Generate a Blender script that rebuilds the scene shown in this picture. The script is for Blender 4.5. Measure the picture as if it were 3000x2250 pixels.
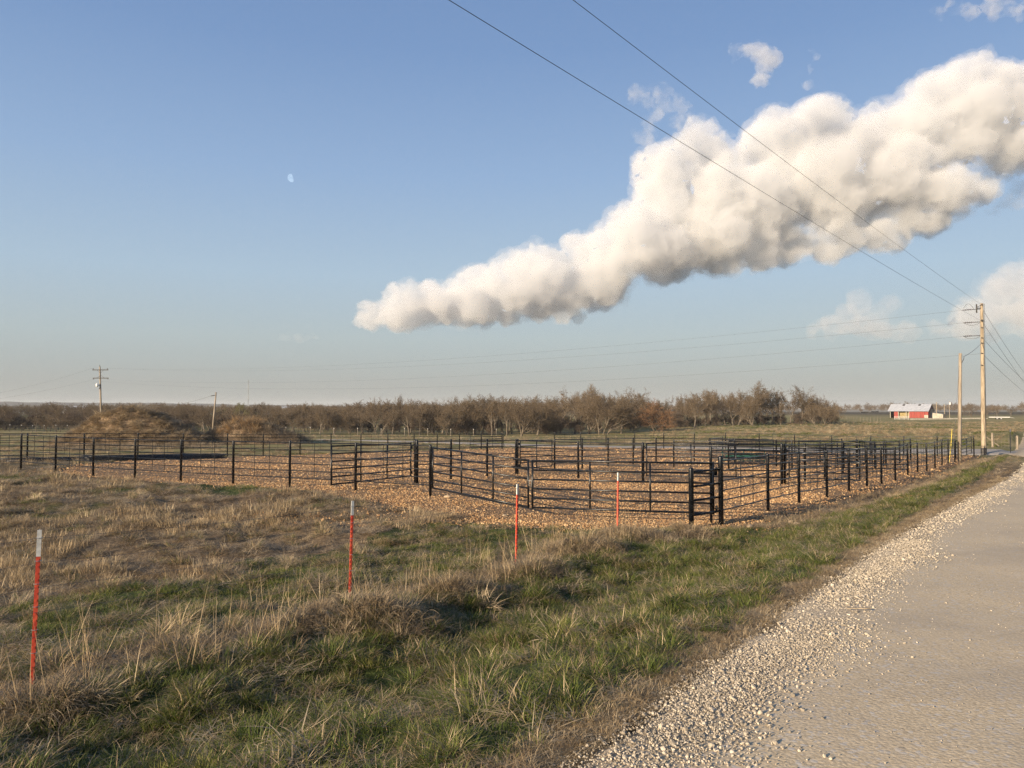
import bpy, math, random
import numpy as np
from mathutils import Vector
R = math.radians
rng = np.random.default_rng(11)
random.seed(5)
scene = bpy.context.scene
for o in list(bpy.data.objects):
    bpy.data.objects.remove(o)
col = scene.collection

# ------------------------------------------------------------------ camera
F, HOR, CAMZ = 2250.0, 1195.0, 1.65          # focal length in px of a 3000 px frame, true horizon row, eye height
PITCH = math.atan((HOR - 1125) / F)
cam_data = bpy.data.cameras.new("camera")
cam = bpy.data.objects.new("camera", cam_data)
col.objects.link(cam)
cam.location = (0, 0, CAMZ)
cam.rotation_euler = (R(90) + PITCH, 0, 0)
cam_data.sensor_width = 36
cam_data.lens = 36 * F / 3000
cam_data.clip_start = 0.05
cam_data.clip_end = 30000
scene.camera = cam

# ------------------------------------------------------------------ light, sky, exposure
SUN_AZ, SUN_EL = R(-133), R(15)             # azimuth of the sun measured from +Y towards +X
sd = bpy.data.lights.new("sun", 'SUN')
sd.energy = 5.0
sd.angle = R(0.6)
sd.color = (1.0, 0.80, 0.57)
so = bpy.data.objects.new("sun", sd)
col.objects.link(so)
sun_dir = Vector((math.sin(SUN_AZ) * math.cos(SUN_EL), math.cos(SUN_AZ) * math.cos(SUN_EL), math.sin(SUN_EL)))
so.rotation_euler = sun_dir.to_track_quat('Z', 'Y').to_euler()
scene.view_settings.view_transform = 'Standard'
scene.view_settings.look = 'None'
scene.view_settings.exposure = 0.97
scene.view_settings.gamma = 1
scene.cycles.max_bounces = 12
scene.cycles.diffuse_bounces = 3
scene.cycles.glossy_bounces = 2
scene.cycles.transmission_bounces = 3
scene.cycles.transparent_max_bounces = 12
scene.cycles.volume_bounces = 6
scene.cycles.volume_step_rate = 0.12
scene.cycles.volume_max_steps = 384
scene.cycles.use_denoising = True
scene.cycles.denoising_prefilter = 'NONE'
scene.cycles.sample_clamp_indirect = 6


def azel(px, py):
    """photo pixel -> azimuth / elevation in degrees (used only to say in which direction a far cloud lies)"""
    u, v = px - 1500, 1125 - py
    y = F * math.cos(PITCH) - v * math.sin(PITCH)
    z = F * math.sin(PITCH) + v * math.cos(PITCH)
    return math.degrees(math.atan2(u, y)), math.degrees(math.atan2(z, math.hypot(u, y)))


class NT:
    """tiny helper to write node trees"""
    def __init__(s, tree):
        s.t = tree
        s.n = tree.nodes
        s.l = tree.links

    def new(s, typ, **kw):
        nd = s.n.new(typ)
        for k, v in kw.items():
            setattr(nd, k, v)
        return nd

    def put(s, sock, v):
        if v is None:
            return
        if isinstance(v, bpy.types.NodeSocket):
            s.l.new(v, sock)
        else:
            sock.default_value = v

    def m(s, op, a, b=None, c=None, clamp=False):
        nd = s.new('ShaderNodeMath', operation=op, use_clamp=clamp)
        s.put(nd.inputs[0], a)
        s.put(nd.inputs[1], b)
        s.put(nd.inputs[2], c)
        return nd.outputs[0]

    def vm(s, op, a, b=None, out=0):
        nd = s.new('ShaderNodeVectorMath', operation=op)
        s.put(nd.inputs[0], a)
        s.put(nd.inputs[1], b)
        return nd.outputs[out]

    def ss(s, x, a, b, lo=0.0, hi=1.0):
        nd = s.new('ShaderNodeMapRange', interpolation_type='SMOOTHSTEP')
        for i, v in enumerate((x, a, b, lo, hi)):
            s.put(nd.inputs[i], v)
        return nd.outputs[0]

    def noise(s, vec, scale, detail=4.0, rough=0.55, dist=0.0, out=0, dim='3D'):
        nd = s.new('ShaderNodeTexNoise', noise_dimensions=dim)
        s.put(nd.inputs['Vector'], vec)
        s.put(nd.inputs['Scale'], scale)
        s.put(nd.inputs['Detail'], detail)
        s.put(nd.inputs['Roughness'], rough)
        s.put(nd.inputs['Distortion'], dist)
        return nd.outputs[out]

    def mix(s, f, a, b, typ='MIX'):
        nd = s.new('ShaderNodeMix', data_type='RGBA', blend_type=typ)
        s.put(nd.inputs[0], f)
        s.put(nd.inputs[6], a)
        s.put(nd.inputs[7], b)
        return nd.outputs[2]

    def ramp(s, f, stops, interp='LINEAR'):
        nd = s.new('ShaderNodeValToRGB')
        nd.color_ramp.interpolation = interp
        el = nd.color_ramp.elements
        while len(el) < len(stops):
            el.new(0.5)
        for e, (p, c) in zip(el, stops):
            e.position = p
            e.color = (*c, 1)
        s.put(nd.inputs[0], f)
        return nd.outputs[0]


def rgb(r, g, b):
    f = lambda c: (c / 255 / 12.92) if c <= 10 else ((c / 255 + .055) / 1.055) ** 2.4
    return (f(r), f(g), f(b), 1)


world = bpy.data.worlds.new("World")
scene.world = world
world.use_nodes = True
world.node_tree.nodes.clear()
W = NT(world.node_tree)
sky = W.new('ShaderNodeTexSky', sky_type='NISHITA')
sky.sun_disc = False
sky.sun_elevation = SUN_EL
sky.sun_rotation = SUN_AZ
sky.altitude = 250
sky.air_density = 1.0
sky.dust_density = 1.6
sky.ozone_density = 1.5
tc = W.new('ShaderNodeTexCoord')
dirv = W.vm('NORMALIZE', tc.outputs['Generated'])
sep = W.new('ShaderNodeSeparateXYZ')
W.put(sep.inputs[0], dirv)
AZ = W.m('MULTIPLY', W.m('ARCTAN2', sep.outputs[0], sep.outputs[1]), 57.2958)
EL = W.m('MULTIPLY', W.m('ARCSINE', sep.outputs[2]), 57.2958)
# haze band and deep blue above it, by elevation only
ELn = W.m('DIVIDE', EL, 60.0, clamp=True)
SKS = 10.0                                    # the sky values below are divided by the Background strength
grad = W.ramp(ELn, [(0.0, (.440, .450, .430)), (.030, (.460, .480, .470)), (.085, (.505, .580, .605)), (.16, (.475, .615, .755)),
                    (.28, (.345, .505, .760)), (.42, (.230, .375, .655)), (.60, (.165, .290, .560)), (1.0, (.100, .205, .440))])
gs = W.vm('SCALE', grad)
gs.node.inputs['Scale'].default_value = 7.2
skycol = W.mix(0.88, sky.outputs[0], gs)

c = skycol
bg = W.new('ShaderNodeBackground')
W.put(bg.inputs[0], c)
bg.inputs[1].default_value = 0.065
wo = W.new('ShaderNodeOutputWorld')
W.l.new(bg.outputs[0], wo.inputs[0])
world.cycles.sampling_method = 'MANUAL'
world.cycles.sample_map_resolution = 256


# ------------------------------------------------------------------ small numeric helpers
def hash2(ix, iy, seed=0):
    h = (ix.astype(np.int64) * 374761393 + iy.astype(np.int64) * 668265263 + seed * 974634777) & 0xffffffff
    h = ((h ^ (h >> 13)) * 1274126177) & 0xffffffff
    h = h ^ (h >> 16)
    return (h & 0xffff) / 65535.0


def vnoise(x, y, seed=0):
    ix, iy = np.floor(x), np.floor(y)
    fx, fy = x - ix, y - iy
    fx, fy = fx * fx * (3 - 2 * fx), fy * fy * (3 - 2 * fy)
    a = hash2(ix, iy, seed)
    b = hash2(ix + 1, iy, seed)
    c_ = hash2(ix, iy + 1, seed)
    d = hash2(ix + 1, iy + 1, seed)
    return (a * (1 - fx) + b * fx) * (1 - fy) + (c_ * (1 - fx) + d * fx) * fy


def fbm(x, y, sc, octv=4, seed=0):
    x, y = np.asarray(x, float) / sc, np.asarray(y, float) / sc
    s_, a, t = 0.0, 1.0, 0.0
    for k in range(octv):
        s_ = s_ + a * vnoise(x + 17.3 * k, y - 9.1 * k, seed + k)
        t += a
        x, y, a = x * 2.03, y * 2.03, a * .5
    return s_ / t - 0.5


def sstep(x, a, b):
    t = np.clip((np.asarray(x, float) - a) / (b - a), 0, 1)
    return t * t * (3 - 2 * t)


def at(px, py, Y):
    """photo pixel and a depth in metres -> world point"""
    u, v = px - 1500, 1125 - py
    y = F * math.cos(PITCH) - v * math.sin(PITCH)
    z = F * math.sin(PITCH) + v * math.cos(PITCH)
    return Vector((u / y * Y, Y, CAMZ + z / y * Y))


def seg_dist(x, y, pts):
    """distance to an open polyline"""
    best = None
    for (x0, y0), (x1, y1) in zip(pts[:-1], pts[1:]):
        dx, dy = x1 - x0, y1 - y0
        t = np.clip(((x - x0) * dx + (y - y0) * dy) / (dx * dx + dy * dy), 0, 1)
        d = np.hypot(x - x0 - t * dx, y - y0 - t * dy)
        best = d if best is None else np.minimum(best, d)
    return best


def poly_sd(x, y, pts):
    """signed distance to a closed polygon, positive inside"""
    x, y = np.asarray(x, float), np.asarray(y, float)
    d = seg_dist(x, y, pts + pts[:1])
    ins = np.zeros(x.shape, bool)
    for (x0, y0), (x1, y1) in zip(pts, pts[1:] + pts[:1]):
        c_ = (y0 > y) != (y1 > y)
        with np.errstate(divide='ignore', invalid='ignore'):
            xi = (x1 - x0) * (y - y0) / (y1 - y0 + 1e-12) + x0
        ins ^= c_ & (x < xi)
    return np.where(ins, d, -d)


# ------------------------------------------------------------------ the lie of the land
PAD = [(-20.5, 35.8), (-18.4, 31.2), (-11, 26.6), (-6.9, 24.0), (-4.4, 21.8), (-2.1, 19.4), (0, 17.7), (3.07, 17.2), (4.5, 16.9), (6.0, 18.2),
       (12, 26.4), (33.8, 55.4), (4.4, 78), (-1.5, 76), (-21.5, 44)]
DRIVE = [(70, 34), (50, 49.5), (42, 55), (35, 60), (22, 69.5), (8, 80.5), (-8, 92), (-24, 102)]


def road_e(x, y):
    """metres to the right of the road's left edge"""
    return (x - .692 * y + 2.27) * .822


def shoulder(y):
    """metres of dirt shoulder where the gravel draws back from the grass line"""
    return 1.15 * sstep(y, 9, 34) * (1 - sstep(y, 47, 55))


def road_z(y):
    y = np.asarray(y, float)
    return -.029 * np.minimum(y, 57) - .029 * 12 * (1 - np.exp(-np.maximum(y - 57, 0) / 12))


CP = []


def cp(x, y, z):
    CP.append((x, y, z))


for yy in (-60, -30, -10, 0, 5, 10, 16, 24, 34, 45, 57, 75, 110):
    for e in (.3, 6.5):
        cp(.692 * yy - 2.27 + e / .822, yy, float(road_z(yy)))
for px_, py_, Y_ in [(110, 2030, 6.29), (1028, 1800, 9.0), (1512, 1662, 12.45), (2023, 1548.5, 17.0), (2248, 1493, 20.1), (2484, 1443, 25.9), (2619, 1402, 33.6),
                     (2712, 1375, 40.7), (2794, 1355, 49.5), (2850, 1337, 54.8), (1261, 1455, 22.1), (1043, 1441.6, 23.3), (851, 1429, 24.8), (533, 1412, 27.3),
                     (276, 1394, 30), (66, 1375, 32.6), (-232, 1362, 36.9), (83, 1351.7, 40.7), (406, 1341.5, 47), (773, 1335, 52.4), (1058, 1326, 60), (1281, 1320, 67),
                     (1471, 1315.5, 74), (1624, 1311, 76), (1944, 1316, 69), (2222, 1318, 65.5), (2434, 1325, 63), (2646, 1330, 59),
                     (1217, 1415.5, 27.1), (1922, 1355, 46.7), (2298, 1419, 28.8), (2497, 1376.5, 38.5),
                     (0, 1310, 75), (400, 1300, 80), (800, 1296, 85), (1200, 1290, 100), (1600, 1290, 105), (2000, 1290, 110),
                     (-600, 1262, 150), (0, 1264, 150), (400, 1262, 160), (900, 1268, 160), (1300, 1272, 160), (1700, 1270, 160), (1950, 1257, 165), (2150, 1247, 170), (2400, 1240, 180),
                     (2100, 1275, 110), (2400, 1262, 120), (2700, 1258, 120), (3000, 1262, 100), (3000, 1282, 80), (2920, 1312, 64), (3300, 1262, 100), (3600, 1300, 60),
                     (2700, 1234, 220), (3000, 1232, 220), (3400, 1230, 220), (2660, 1224, 330), (3000, 1214, 420), (2400, 1216, 420), (3400, 1215, 400),
                     (1800, 1232, 300), (1200, 1230, 320), (600, 1232, 320), (0, 1230, 330), (-700, 1230, 330),
                     (0, 1212, 800), (1000, 1210, 800), (2000, 1207, 900), (3000, 1206, 900), (-1200, 1212, 800), (4000, 1206, 900)]:
    p_ = at(px_, py_, Y_)
    cp(p_.x, p_.y, p_.z)
for a_ in range(-180, 181, 30):
    for r_, z_ in ((2600, -9), (5200, -9)):
        cp(r_ * math.sin(R(a_)), r_ * math.cos(R(a_)), z_)
for x_, y_, z_ in ((-8, -4, -.7), (-30, 5, -1.0), (-60, 20, -1.6), (-60, 60, -2.2), (-30, -30, -.4), (-150, 0, -2), (60, -30, 0.4), (60, 20, -.5), (150, 0, -.5), (0, -150, 1), (100, -150, 1), (-150, -150, 0), (90, 50, -2.0)):
    cp(x_, y_, z_)
CP = np.array(CP)


def warp_xy(x, y):
    r = np.hypot(x, y) + 1e-9
    k = np.arcsinh(r / 40) / (r / 40) / 40
    return np.stack([x * k, y * k], -1)


Q = warp_xy(CP[:, 0], CP[:, 1])
ncp = len(CP)


def tps(d2):
    return .5 * d2 * np.log(d2 + 1e-12)


K = tps(((Q[:, None] - Q[None]) ** 2).sum(-1)) + np.eye(ncp) * 2e-4
Pm = np.c_[np.ones(ncp), Q]
A = np.block([[K, Pm], [Pm.T, np.zeros((3, 3))]])
SOL = np.linalg.solve(A, np.r_[CP[:, 2], np.zeros(3)])
TL = [(-6.2, 2.5), (-3.89, 6.29), (-1.89, 9.0), (.07, 12.45), (2.18, 15.9), (4.7, 17.6), (13.4, 29.2), (32.9, 55)]
TL0 = [(-9, -2)] + TL[:5]


HUMM = [(-1.75, 8.3, .40, .10), (-1.25, 8.25, .38, .12), (-.75, 9.7, .42, .12), (.3, 11.6, .4, .08), (1.2, 13.3, .5, .12), (2.6, 15.3, .6, .16), (-3.5, 5.9, .3, .06), (3.6, 16.0, .5, .12)]


def G(x, y, fine=True):
    """ground height"""
    x, y = np.atleast_1d(np.asarray(x, float)), np.atleast_1d(np.asarray(y, float))
    shp = x.shape
    x, y = x.ravel(), y.ravel()
    q = warp_xy(x, y)
    out = np.empty(len(x))
    for i in range(0, len(x), 40000):
        qq = q[i:i + 40000]
        out[i:i + 40000] = tps(((qq[:, None] - Q[None]) ** 2).sum(-1)) @ SOL[:ncp] + SOL[ncp] + qq @ SOL[ncp + 1:]
    e = road_e(x, y)
    rz = road_z(y)
    on = sstep(e, -1.1, -.45) * (1 - sstep(e, 6.6, 7.4)) * (1 - sstep(y, 75, 110))
    out = out * (1 - on) + rz * on
    out += -.035 * on * ((e - 3.2) / 3.2) ** 2                      # crown of the road
    r = np.hypot(x, y)
    near = (y > -12) & (y < 60)
    ditch = np.exp(-((e + 2.6) / 1.15) ** 2) * sstep(y, -20, 0) * (1 - sstep(y, 34, 50))
    out -= .26 * ditch
    if fine:
        veg = (1 - sstep(poly_sd(x, y, PAD), -1.2, .2)) * (1 - sstep(e, -1.0, -.2) * (1 - sstep(e, 6.8, 8))) * (1 - sstep(3.2 - seg_dist(x, y, DRIVE), -1, 0))
        dT = seg_dist(x, y, TL0)
        ridge = np.exp(-(dT / .55) ** 2)
        out += ridge * (.0 + .16 * (fbm(x, y, 1.1, 3, 3) + .10)) * (1 - sstep(r, 25, 45))
        out += veg * (fbm(x, y, .9, 3, 8) * .27 * (1 - sstep(r, 25, 60)) + fbm(x, y, 9, 3, 9) * .22 * (1 - .5 * sstep(r, 200, 400)))
    for hx, hy, hr, hh_ in HUMM:
        out += hh_ * np.exp(-(((x - hx) ** 2 + (y - hy) ** 2) / hr ** 2))
    return out.reshape(shp)


def g1(x, y):
    return float(G(x, y)[0])


# ------------------------------------------------------------------ object helpers
def tag(o, label=None, cat=None, group=None, kind=None):
    if label:
        o["label"] = label
    if cat:
        o["category"] = cat
    if group:
        o["group"] = group
    if kind:
        o["kind"] = kind
    return o


def empty(name, loc, label=None, cat=None, group=None):
    o = bpy.data.objects.new(name, None)
    o.empty_display_size = .3
    col.objects.link(o)
    o.location = loc
    return tag(o, label, cat, group)


class MB:
    """collects simple solids, then links them as one mesh object"""
    def __init__(s):
        s.v, s.f = [], []

    def tube(s, pts, rad, n=8, cap=True):
        pts = [Vector(p) for p in pts]
        rad = [rad] * len(pts) if not hasattr(rad, '__len__') else rad
        rings = []
        for i, p in enumerate(pts):
            d = (pts[min(i + 1, len(pts) - 1)] - pts[max(i - 1, 0)]).normalized()
            up = Vector((0, 0, 1)) if abs(d.z) < .9 else Vector((1, 0, 0))
            a = d.cross(up).normalized()
            b = a.cross(d)
            base = len(s.v)
            for k in range(n):
                t = 2 * math.pi * k / n
                s.v.append(p + (a * math.cos(t) + b * math.sin(t)) * rad[i])
            rings.append(base)
        for r0, r1 in zip(rings[:-1], rings[1:]):
            for k in range(n):
                s.f.append((r0 + k, r0 + (k + 1) % n, r1 + (k + 1) % n, r1 + k))
        if cap:
            s.f.append(tuple(rings[0] + k for k in range(n))[::-1])
            s.f.append(tuple(rings[-1] + k for k in range(n)))
        return s

    def post(s, p, h, r, n=12, sink=.25):
        """a pipe post with a domed cap"""
        p = Vector(p)
        zs = [(-sink, r), (h - r * .7, r), (h - r * .35, r * .93), (h - r * .1, r * .6), (h, r * .12)]
        return s.tube([p + Vector((0, 0, z)) for z, _ in zs], [q for _, q in zs], n)

    def box(s, c_, size, ax=None, az=0.0):
        """box centred at c_, size (x,y,z), turned az about z or given axes"""
        c_ = Vector(c_)
        if ax is None:
            ax = (Vector((math.cos(az), math.sin(az), 0)), Vector((-math.sin(az), math.cos(az), 0)), Vector((0, 0, 1)))
        b = len(s.v)
        for i in (-.5, .5):
            for j in (-.5, .5):
                for k in (-.5, .5):
                    s.v.append(c_ + ax[0] * i * size[0] + ax[1] * j * size[1] + ax[2] * k * size[2])
        for q in ((0, 1, 3, 2), (4, 6, 7, 5), (0, 4, 5, 1), (2, 3, 7, 6), (0, 2, 6, 4), (1, 5, 7, 3)):
            s.f.append(tuple(b + i for i in q))
        return s

    def poly(s, pts):
        b = len(s.v)
        s.v += [Vector(p) for p in pts]
        s.f.append(tuple(range(b, b + len(pts))))
        return s

    def build(s, name, mat, parent=None, smooth=False):
        me = bpy.data.meshes.new(name)
        off = parent.matrix_world.translation if False else Vector((0, 0, 0))
        p = parent
        while p is not None:
            off = off + Vector(p.location)
            p = p.parent
        me.from_pydata([v - off for v in s.v], [], s.f)
        me.materials.append(mat)
        if smooth:
            me.polygons.foreach_set('use_smooth', [True] * len(me.polygons))
        o = bpy.data.objects.new(name, me)
        col.objects.link(o)
        o.parent = parent
        return o


def np_mesh(name, V, Fq, mat, attrs=None, smooth=False, link=True):
    """fast mesh from arrays; Fq is an (n,3) or (n,4) array"""
    me = bpy.data.meshes.new(name)
    me.vertices.add(len(V))
    me.vertices.foreach_set('co', np.asarray(V, np.float32).ravel())
    k = Fq.shape[1]
    me.loops.add(Fq.size)
    me.loops.foreach_set('vertex_index', Fq.astype(np.int32).ravel())
    me.polygons.add(len(Fq))
    me.polygons.foreach_set('loop_start', np.arange(0, Fq.size, k, dtype=np.int32))
    me.polygons.foreach_set('loop_total', np.full(len(Fq), k, np.int32))
    if smooth:
        me.polygons.foreach_set('use_smooth', np.ones(len(Fq), bool))
    me.update(calc_edges=True)
    me.validate()
    for an, arr in (attrs or {}).items():
        at_ = me.attributes.new(an, 'FLOAT', 'POINT')
        at_.data.foreach_set('value', np.asarray(arr, np.float32))
    me.materials.append(mat)
    o = bpy.data.objects.new(name, me)
    if link:
        col.objects.link(o)
    return o


# ------------------------------------------------------------------ materials
def new_mat(name):
    m_ = bpy.data.materials.new(name)
    m_.use_nodes = True
    t = NT(m_.node_tree)
    t.n.clear()
    o_ = t.new('ShaderNodeOutputMaterial')
    b = t.new('ShaderNodeBsdfPrincipled')
    t.l.new(b.outputs[0], o_.inputs[0])
    return m_, t, b, o_


def bump(t, b, h, strength=.5, dist=.01):
    nd = t.new('ShaderNodeBump')
    nd.inputs['Strength'].default_value = strength
    nd.inputs['Distance'].default_value = dist
    t.put(nd.inputs['Height'], h)
    t.l.new(nd.outputs[0], b.inputs['Normal'])


def simple(name, c1, c2, scale=5, rough=.7, rough2=None, bstr=.2, bdist=.004, metallic=0, spec=None, stretch=None, detail=5):
    m_, t, b, o_ = new_mat(name)
    tcn = t.new('ShaderNodeTexCoord')
    v = tcn.outputs['Object']
    if stretch:
        v = t.vm('MULTIPLY', v, stretch)
    n = t.noise(v, scale, detail, .6)
    f = t.ss(n, .32, .68)
    t.put(b.inputs['Base Color'], t.mix(f, (*c1, 1), (*c2, 1)))
    t.put(b.inputs['Roughness'], t.ss(n, .3, .7, rough, rough2 if rough2 is not None else rough))
    b.inputs['Metallic'].default_value = metallic
    if spec is not None:
        b.inputs['Specular IOR Level'].default_value = spec
    if bstr:
        bump(t, b, t.noise(v, scale * 6, 4, .6), bstr, bdist)
    return m_


M = {}
M['black_pipe'] = simple('black_pipe', (.003, .0035, .005), (.006, .007, .009), 7, .20, .32, .05, .001, spec=.4)
M['black_rail'] = simple('black_rail', (.003, .004, .005), (.008, .009, .011), 9, .24, .40, .05, .001, spec=.4)
M['steel'] = simple('galvanised_steel', (.30, .31, .31), (.48, .48, .46), 20, .4, .6, .1, .002, metallic=.6)
M['red_post'] = simple('red_post_paint', (.42, .040, .022), (.62, .095, .040), 14, .45, .65, .1, .001)
M['white_tip'] = simple('white_tip_paint', (.42, .42, .40), (.62, .62, .58), 18, .5, .6, .1, .001)
M['wire'] = simple('dull_wire', (.09, .075, .06), (.20, .165, .13), 30, .6, .7, 0)
M['cable'] = simple('weathered_cable', (.05, .055, .06), (.11, .115, .12), 3, .6, .7, 0)
M['pole_new'] = simple('pale_treated_pole_wood', (.17, .135, .09), (.40, .33, .235), 1.9, .8, .85, .5, .01, stretch=(7, 7, .7))
M['pole_old'] = simple('weathered_pole_wood', (.19, .155, .115), (.34, .285, .215), 1.2, .85, .9, .6, .012, stretch=(8, 8, .8))
M['post_old'] = simple('grey_post_wood', (.16, .13, .10), (.34, .29, .22), 4, .9, .95, .5, .01, stretch=(5, 5, 1))
M['crossarm'] = simple('dark_crossarm_wood', (.035, .032, .028), (.075, .065, .055), 5, .8, .9, .3)
M['iron'] = simple('dark_hardware', (.02, .02, .022), (.06, .055, .05), 20, .5, .7, .1)
M['porcelain'] = simple('insulator', (.16, .17, .18), (.30, .31, .32), 10, .2, .3, 0)
M['tank'] = simple('pale_tank_paint', (.60, .61, .60), (.75, .76, .75), 6, .4, .5, .05)
M['barn_red'] = simple('faded_red_boards', (.16, .024, .019), (.30, .060, .045), .8, .85, .9, .4, .02, stretch=(6, 6, .5))
M['barn_dark'] = simple('painted_shade_red_boards', (.10, .025, .022), (.16, .04, .035), 1, .9, .9, .3, .02, stretch=(6, 6, .5))  # darker copy of the red boards, the gable's shade put into the colour
M['barn_metal'] = simple('galvanised_roof', (.31, .33, .36), (.44, .46, .49), .5, .45, .6, .2, .01, metallic=.1, stretch=(1, 6, 1))
M['hay'] = simple('stacked_hay', (.19, .145, .06), (.31, .25, .12), 2, .95, .95, .6, .05)
M['dark_inside'] = simple('painted_interior_shade', (.012, .011, .010), (.03, .026, .022), 1, .9, .9, 0)  # near-black: the shade inside barn and shelter painted as wall colour
M['whitewash'] = simple('peeling_whitewash', (.26, .235, .18), (.46, .44, .37), 1.3, .85, .9, .3, .01, stretch=(4, 4, .6))
M['white_paint'] = simple('white_painted_metal', (.38, .38, .36), (.52, .52, .49), 5, .5, .6, .1)
M['yellow'] = simple('yellow_plastic', (.66, .50, .05), (.80, .63, .10), 5, .4, .5, .05)
M['cow'] = simple('black_cattle_hide', (.012, .011, .011), (.03, .026, .022), 6, .6, .7, 0)
M['stone'] = None
M['green_metal'] = simple('green_painted_steel', (.008, .045, .034), (.016, .075, .055), 6, .35, .5, .05)
M['bark'] = simple('grey_bark', (.065, .052, .038), (.18, .150, .112), 1.4, .9, .95, .5, .03, stretch=(4, 4, 1))
M['limestone'] = simple('pale_field_stone', (.32, .24, .15), (.48, .37, .25), 5, .85, .9, .6, .02)


def twig_mat(name, c1, c2):
    m_, t, b, o_ = new_mat(name)
    oi = t.new('ShaderNodeObjectInfo')
    a = t.new('ShaderNodeAttribute', attribute_name='tint')
    f = t.m('ADD', t.m('MULTIPLY', oi.outputs['Random'], .45), t.m('MULTIPLY', a.outputs['Fac'], .55))
    t.put(b.inputs['Base Color'], t.mix(f, (*c1, 1), (*c2, 1)))
    b.inputs['Roughness'].default_value = .85
    b.inputs['Specular IOR Level'].default_value = .2
    return m_


M['twig'] = twig_mat('winter_twigs', (.082, .061, .039), (.175, .134, .090))
M['twig_red'] = twig_mat('reddish_twigs', (.135, .075, .040), (.235, .138, .074))
M['twig_olive'] = twig_mat('budding_twigs', (.115, .108, .045), (.19, .175, .08))
M['twig_dark'] = twig_mat('dark_brush', (.060, .045, .034), (.125, .095, .070))
M['cedar'] = twig_mat('dark_evergreen', (.020, .028, .014), (.045, .055, .028))


def blade_mat(name, cols, transl=.35, rough=.55):
    """grass or straw: colour varies by blade (tint) and by clump (instance random)"""
    m_, t, b, o_ = new_mat(name)
    oi = t.new('ShaderNodeObjectInfo')
    a = t.new('ShaderNodeAttribute', attribute_name='tint')
    h = t.new('ShaderNodeAttribute', attribute_name='along')
    f = t.m('ADD', t.m('MULTIPLY', oi.outputs['Random'], .5), t.m('MULTIPLY', a.outputs['Fac'], .5))
    base = t.ramp(f, cols)
    tipc = t.mix(.6, base, (.34, .27, .13, 1))
    cfin = t.mix(t.m('MULTIPLY', t.ss(h.outputs['Fac'], .6, 1.0), .34), base, tipc)
    t.put(b.inputs['Base Color'], cfin)
    b.inputs['Roughness'].default_value = rough
    b.inputs['Specular IOR Level'].default_value = .25
    tr = t.new('ShaderNodeBsdfTranslucent')
    t.put(tr.inputs[0], cfin)
    mx = t.new('ShaderNodeMixShader')
    mx.inputs[0].default_value = transl
    t.l.new(b.outputs[0], mx.inputs[1])
    t.l.new(tr.outputs[0], mx.inputs[2])
    t.l.new(mx.outputs[0], o_.inputs[0])
    return m_


M['grass'] = blade_mat('green_grass', [(0, (.032, .052, .010)), (.35, (.070, .102, .018)), (.65, (.130, .158, .034)), (1, (.25, .225, .078))])
M['straw'] = blade_mat('dry_straw', [(0, (.15, .10, .052)), (.35, (.29, .21, .118)), (.7, (.45, .35, .21)), (1, (.62, .51, .34))], .25)
M['thatch'] = blade_mat('grey_thatch', [(0, (.10, .074, .048)), (.4, (.20, .155, .102)), (.75, (.32, .255, .17)), (1, (.44, .365, .25))], .2)
M['amber'] = blade_mat('amber_reeds', [(0, (.13, .075, .034)), (.4, (.24, .145, .065)), (.75, (.34, .22, .105)), (1, (.44, .31, .16))], .2)


def stone_mat(name, stops):
    m_, t, b, o_ = new_mat(name)
    oi = t.new('ShaderNodeObjectInfo')
    tcn = t.new('ShaderNodeTexCoord')
    n = t.noise(tcn.outputs['Object'], 2.5, 3, .6)
    f = t.m('ADD', t.m('MULTIPLY', oi.outputs['Random'], .8), t.m('MULTIPLY', n, .2))
    t.put(b.inputs['Base Color'], t.ramp(f, stops))
    b.inputs['Roughness'].default_value = .85
    b.inputs['Specular IOR Level'].default_value = .25
    return m_


M['pad_stone'] = stone_mat('tan_creek_gravel', [(0, (.14, .075, .034)), (.3, (.32, .185, .088)), (.65, (.47, .30, .148)), (1, (.68, .49, .28))])
M['road_stone'] = stone_mat('pale_limestone_chips', [(0, (.13, .115, .095)), (.3, (.30, .26, .20)), (.7, (.45, .39, .30)), (1, (.62, .55, .44))])

# ------------------------------------------------------------------ clouds: lumpy hulls kilometres away, filled with scattering mist
def cloud_mat(name, dens, colr=(1, 1, 1), size=1.0, thr=.43, het=True):
    m_ = bpy.data.materials.new(name)
    m_.use_nodes = True
    t = NT(m_.node_tree)
    t.n.clear()
    o_ = t.new('ShaderNodeOutputMaterial')
    vs = t.new('ShaderNodeVolumePrincipled')
    vs.inputs['Color'].default_value = (*colr, 1)
    vs.inputs['Anisotropy'].default_value = 0.0
    if het:
        P = t.new('ShaderNodeNewGeometry').outputs['Position'] if False else t.new('ShaderNodeTexCoord').outputs['Object']
        n = t.noise(P, .0095 / size, 9, .66, .45)
        t.put(vs.inputs['Density'], t.m('MULTIPLY', t.ss(n, thr, thr + .085), dens))
    else:
        vs.inputs['Density'].default_value = dens
    t.l.new(vs.outputs[0], o_.inputs['Volume'])
    return m_


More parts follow.
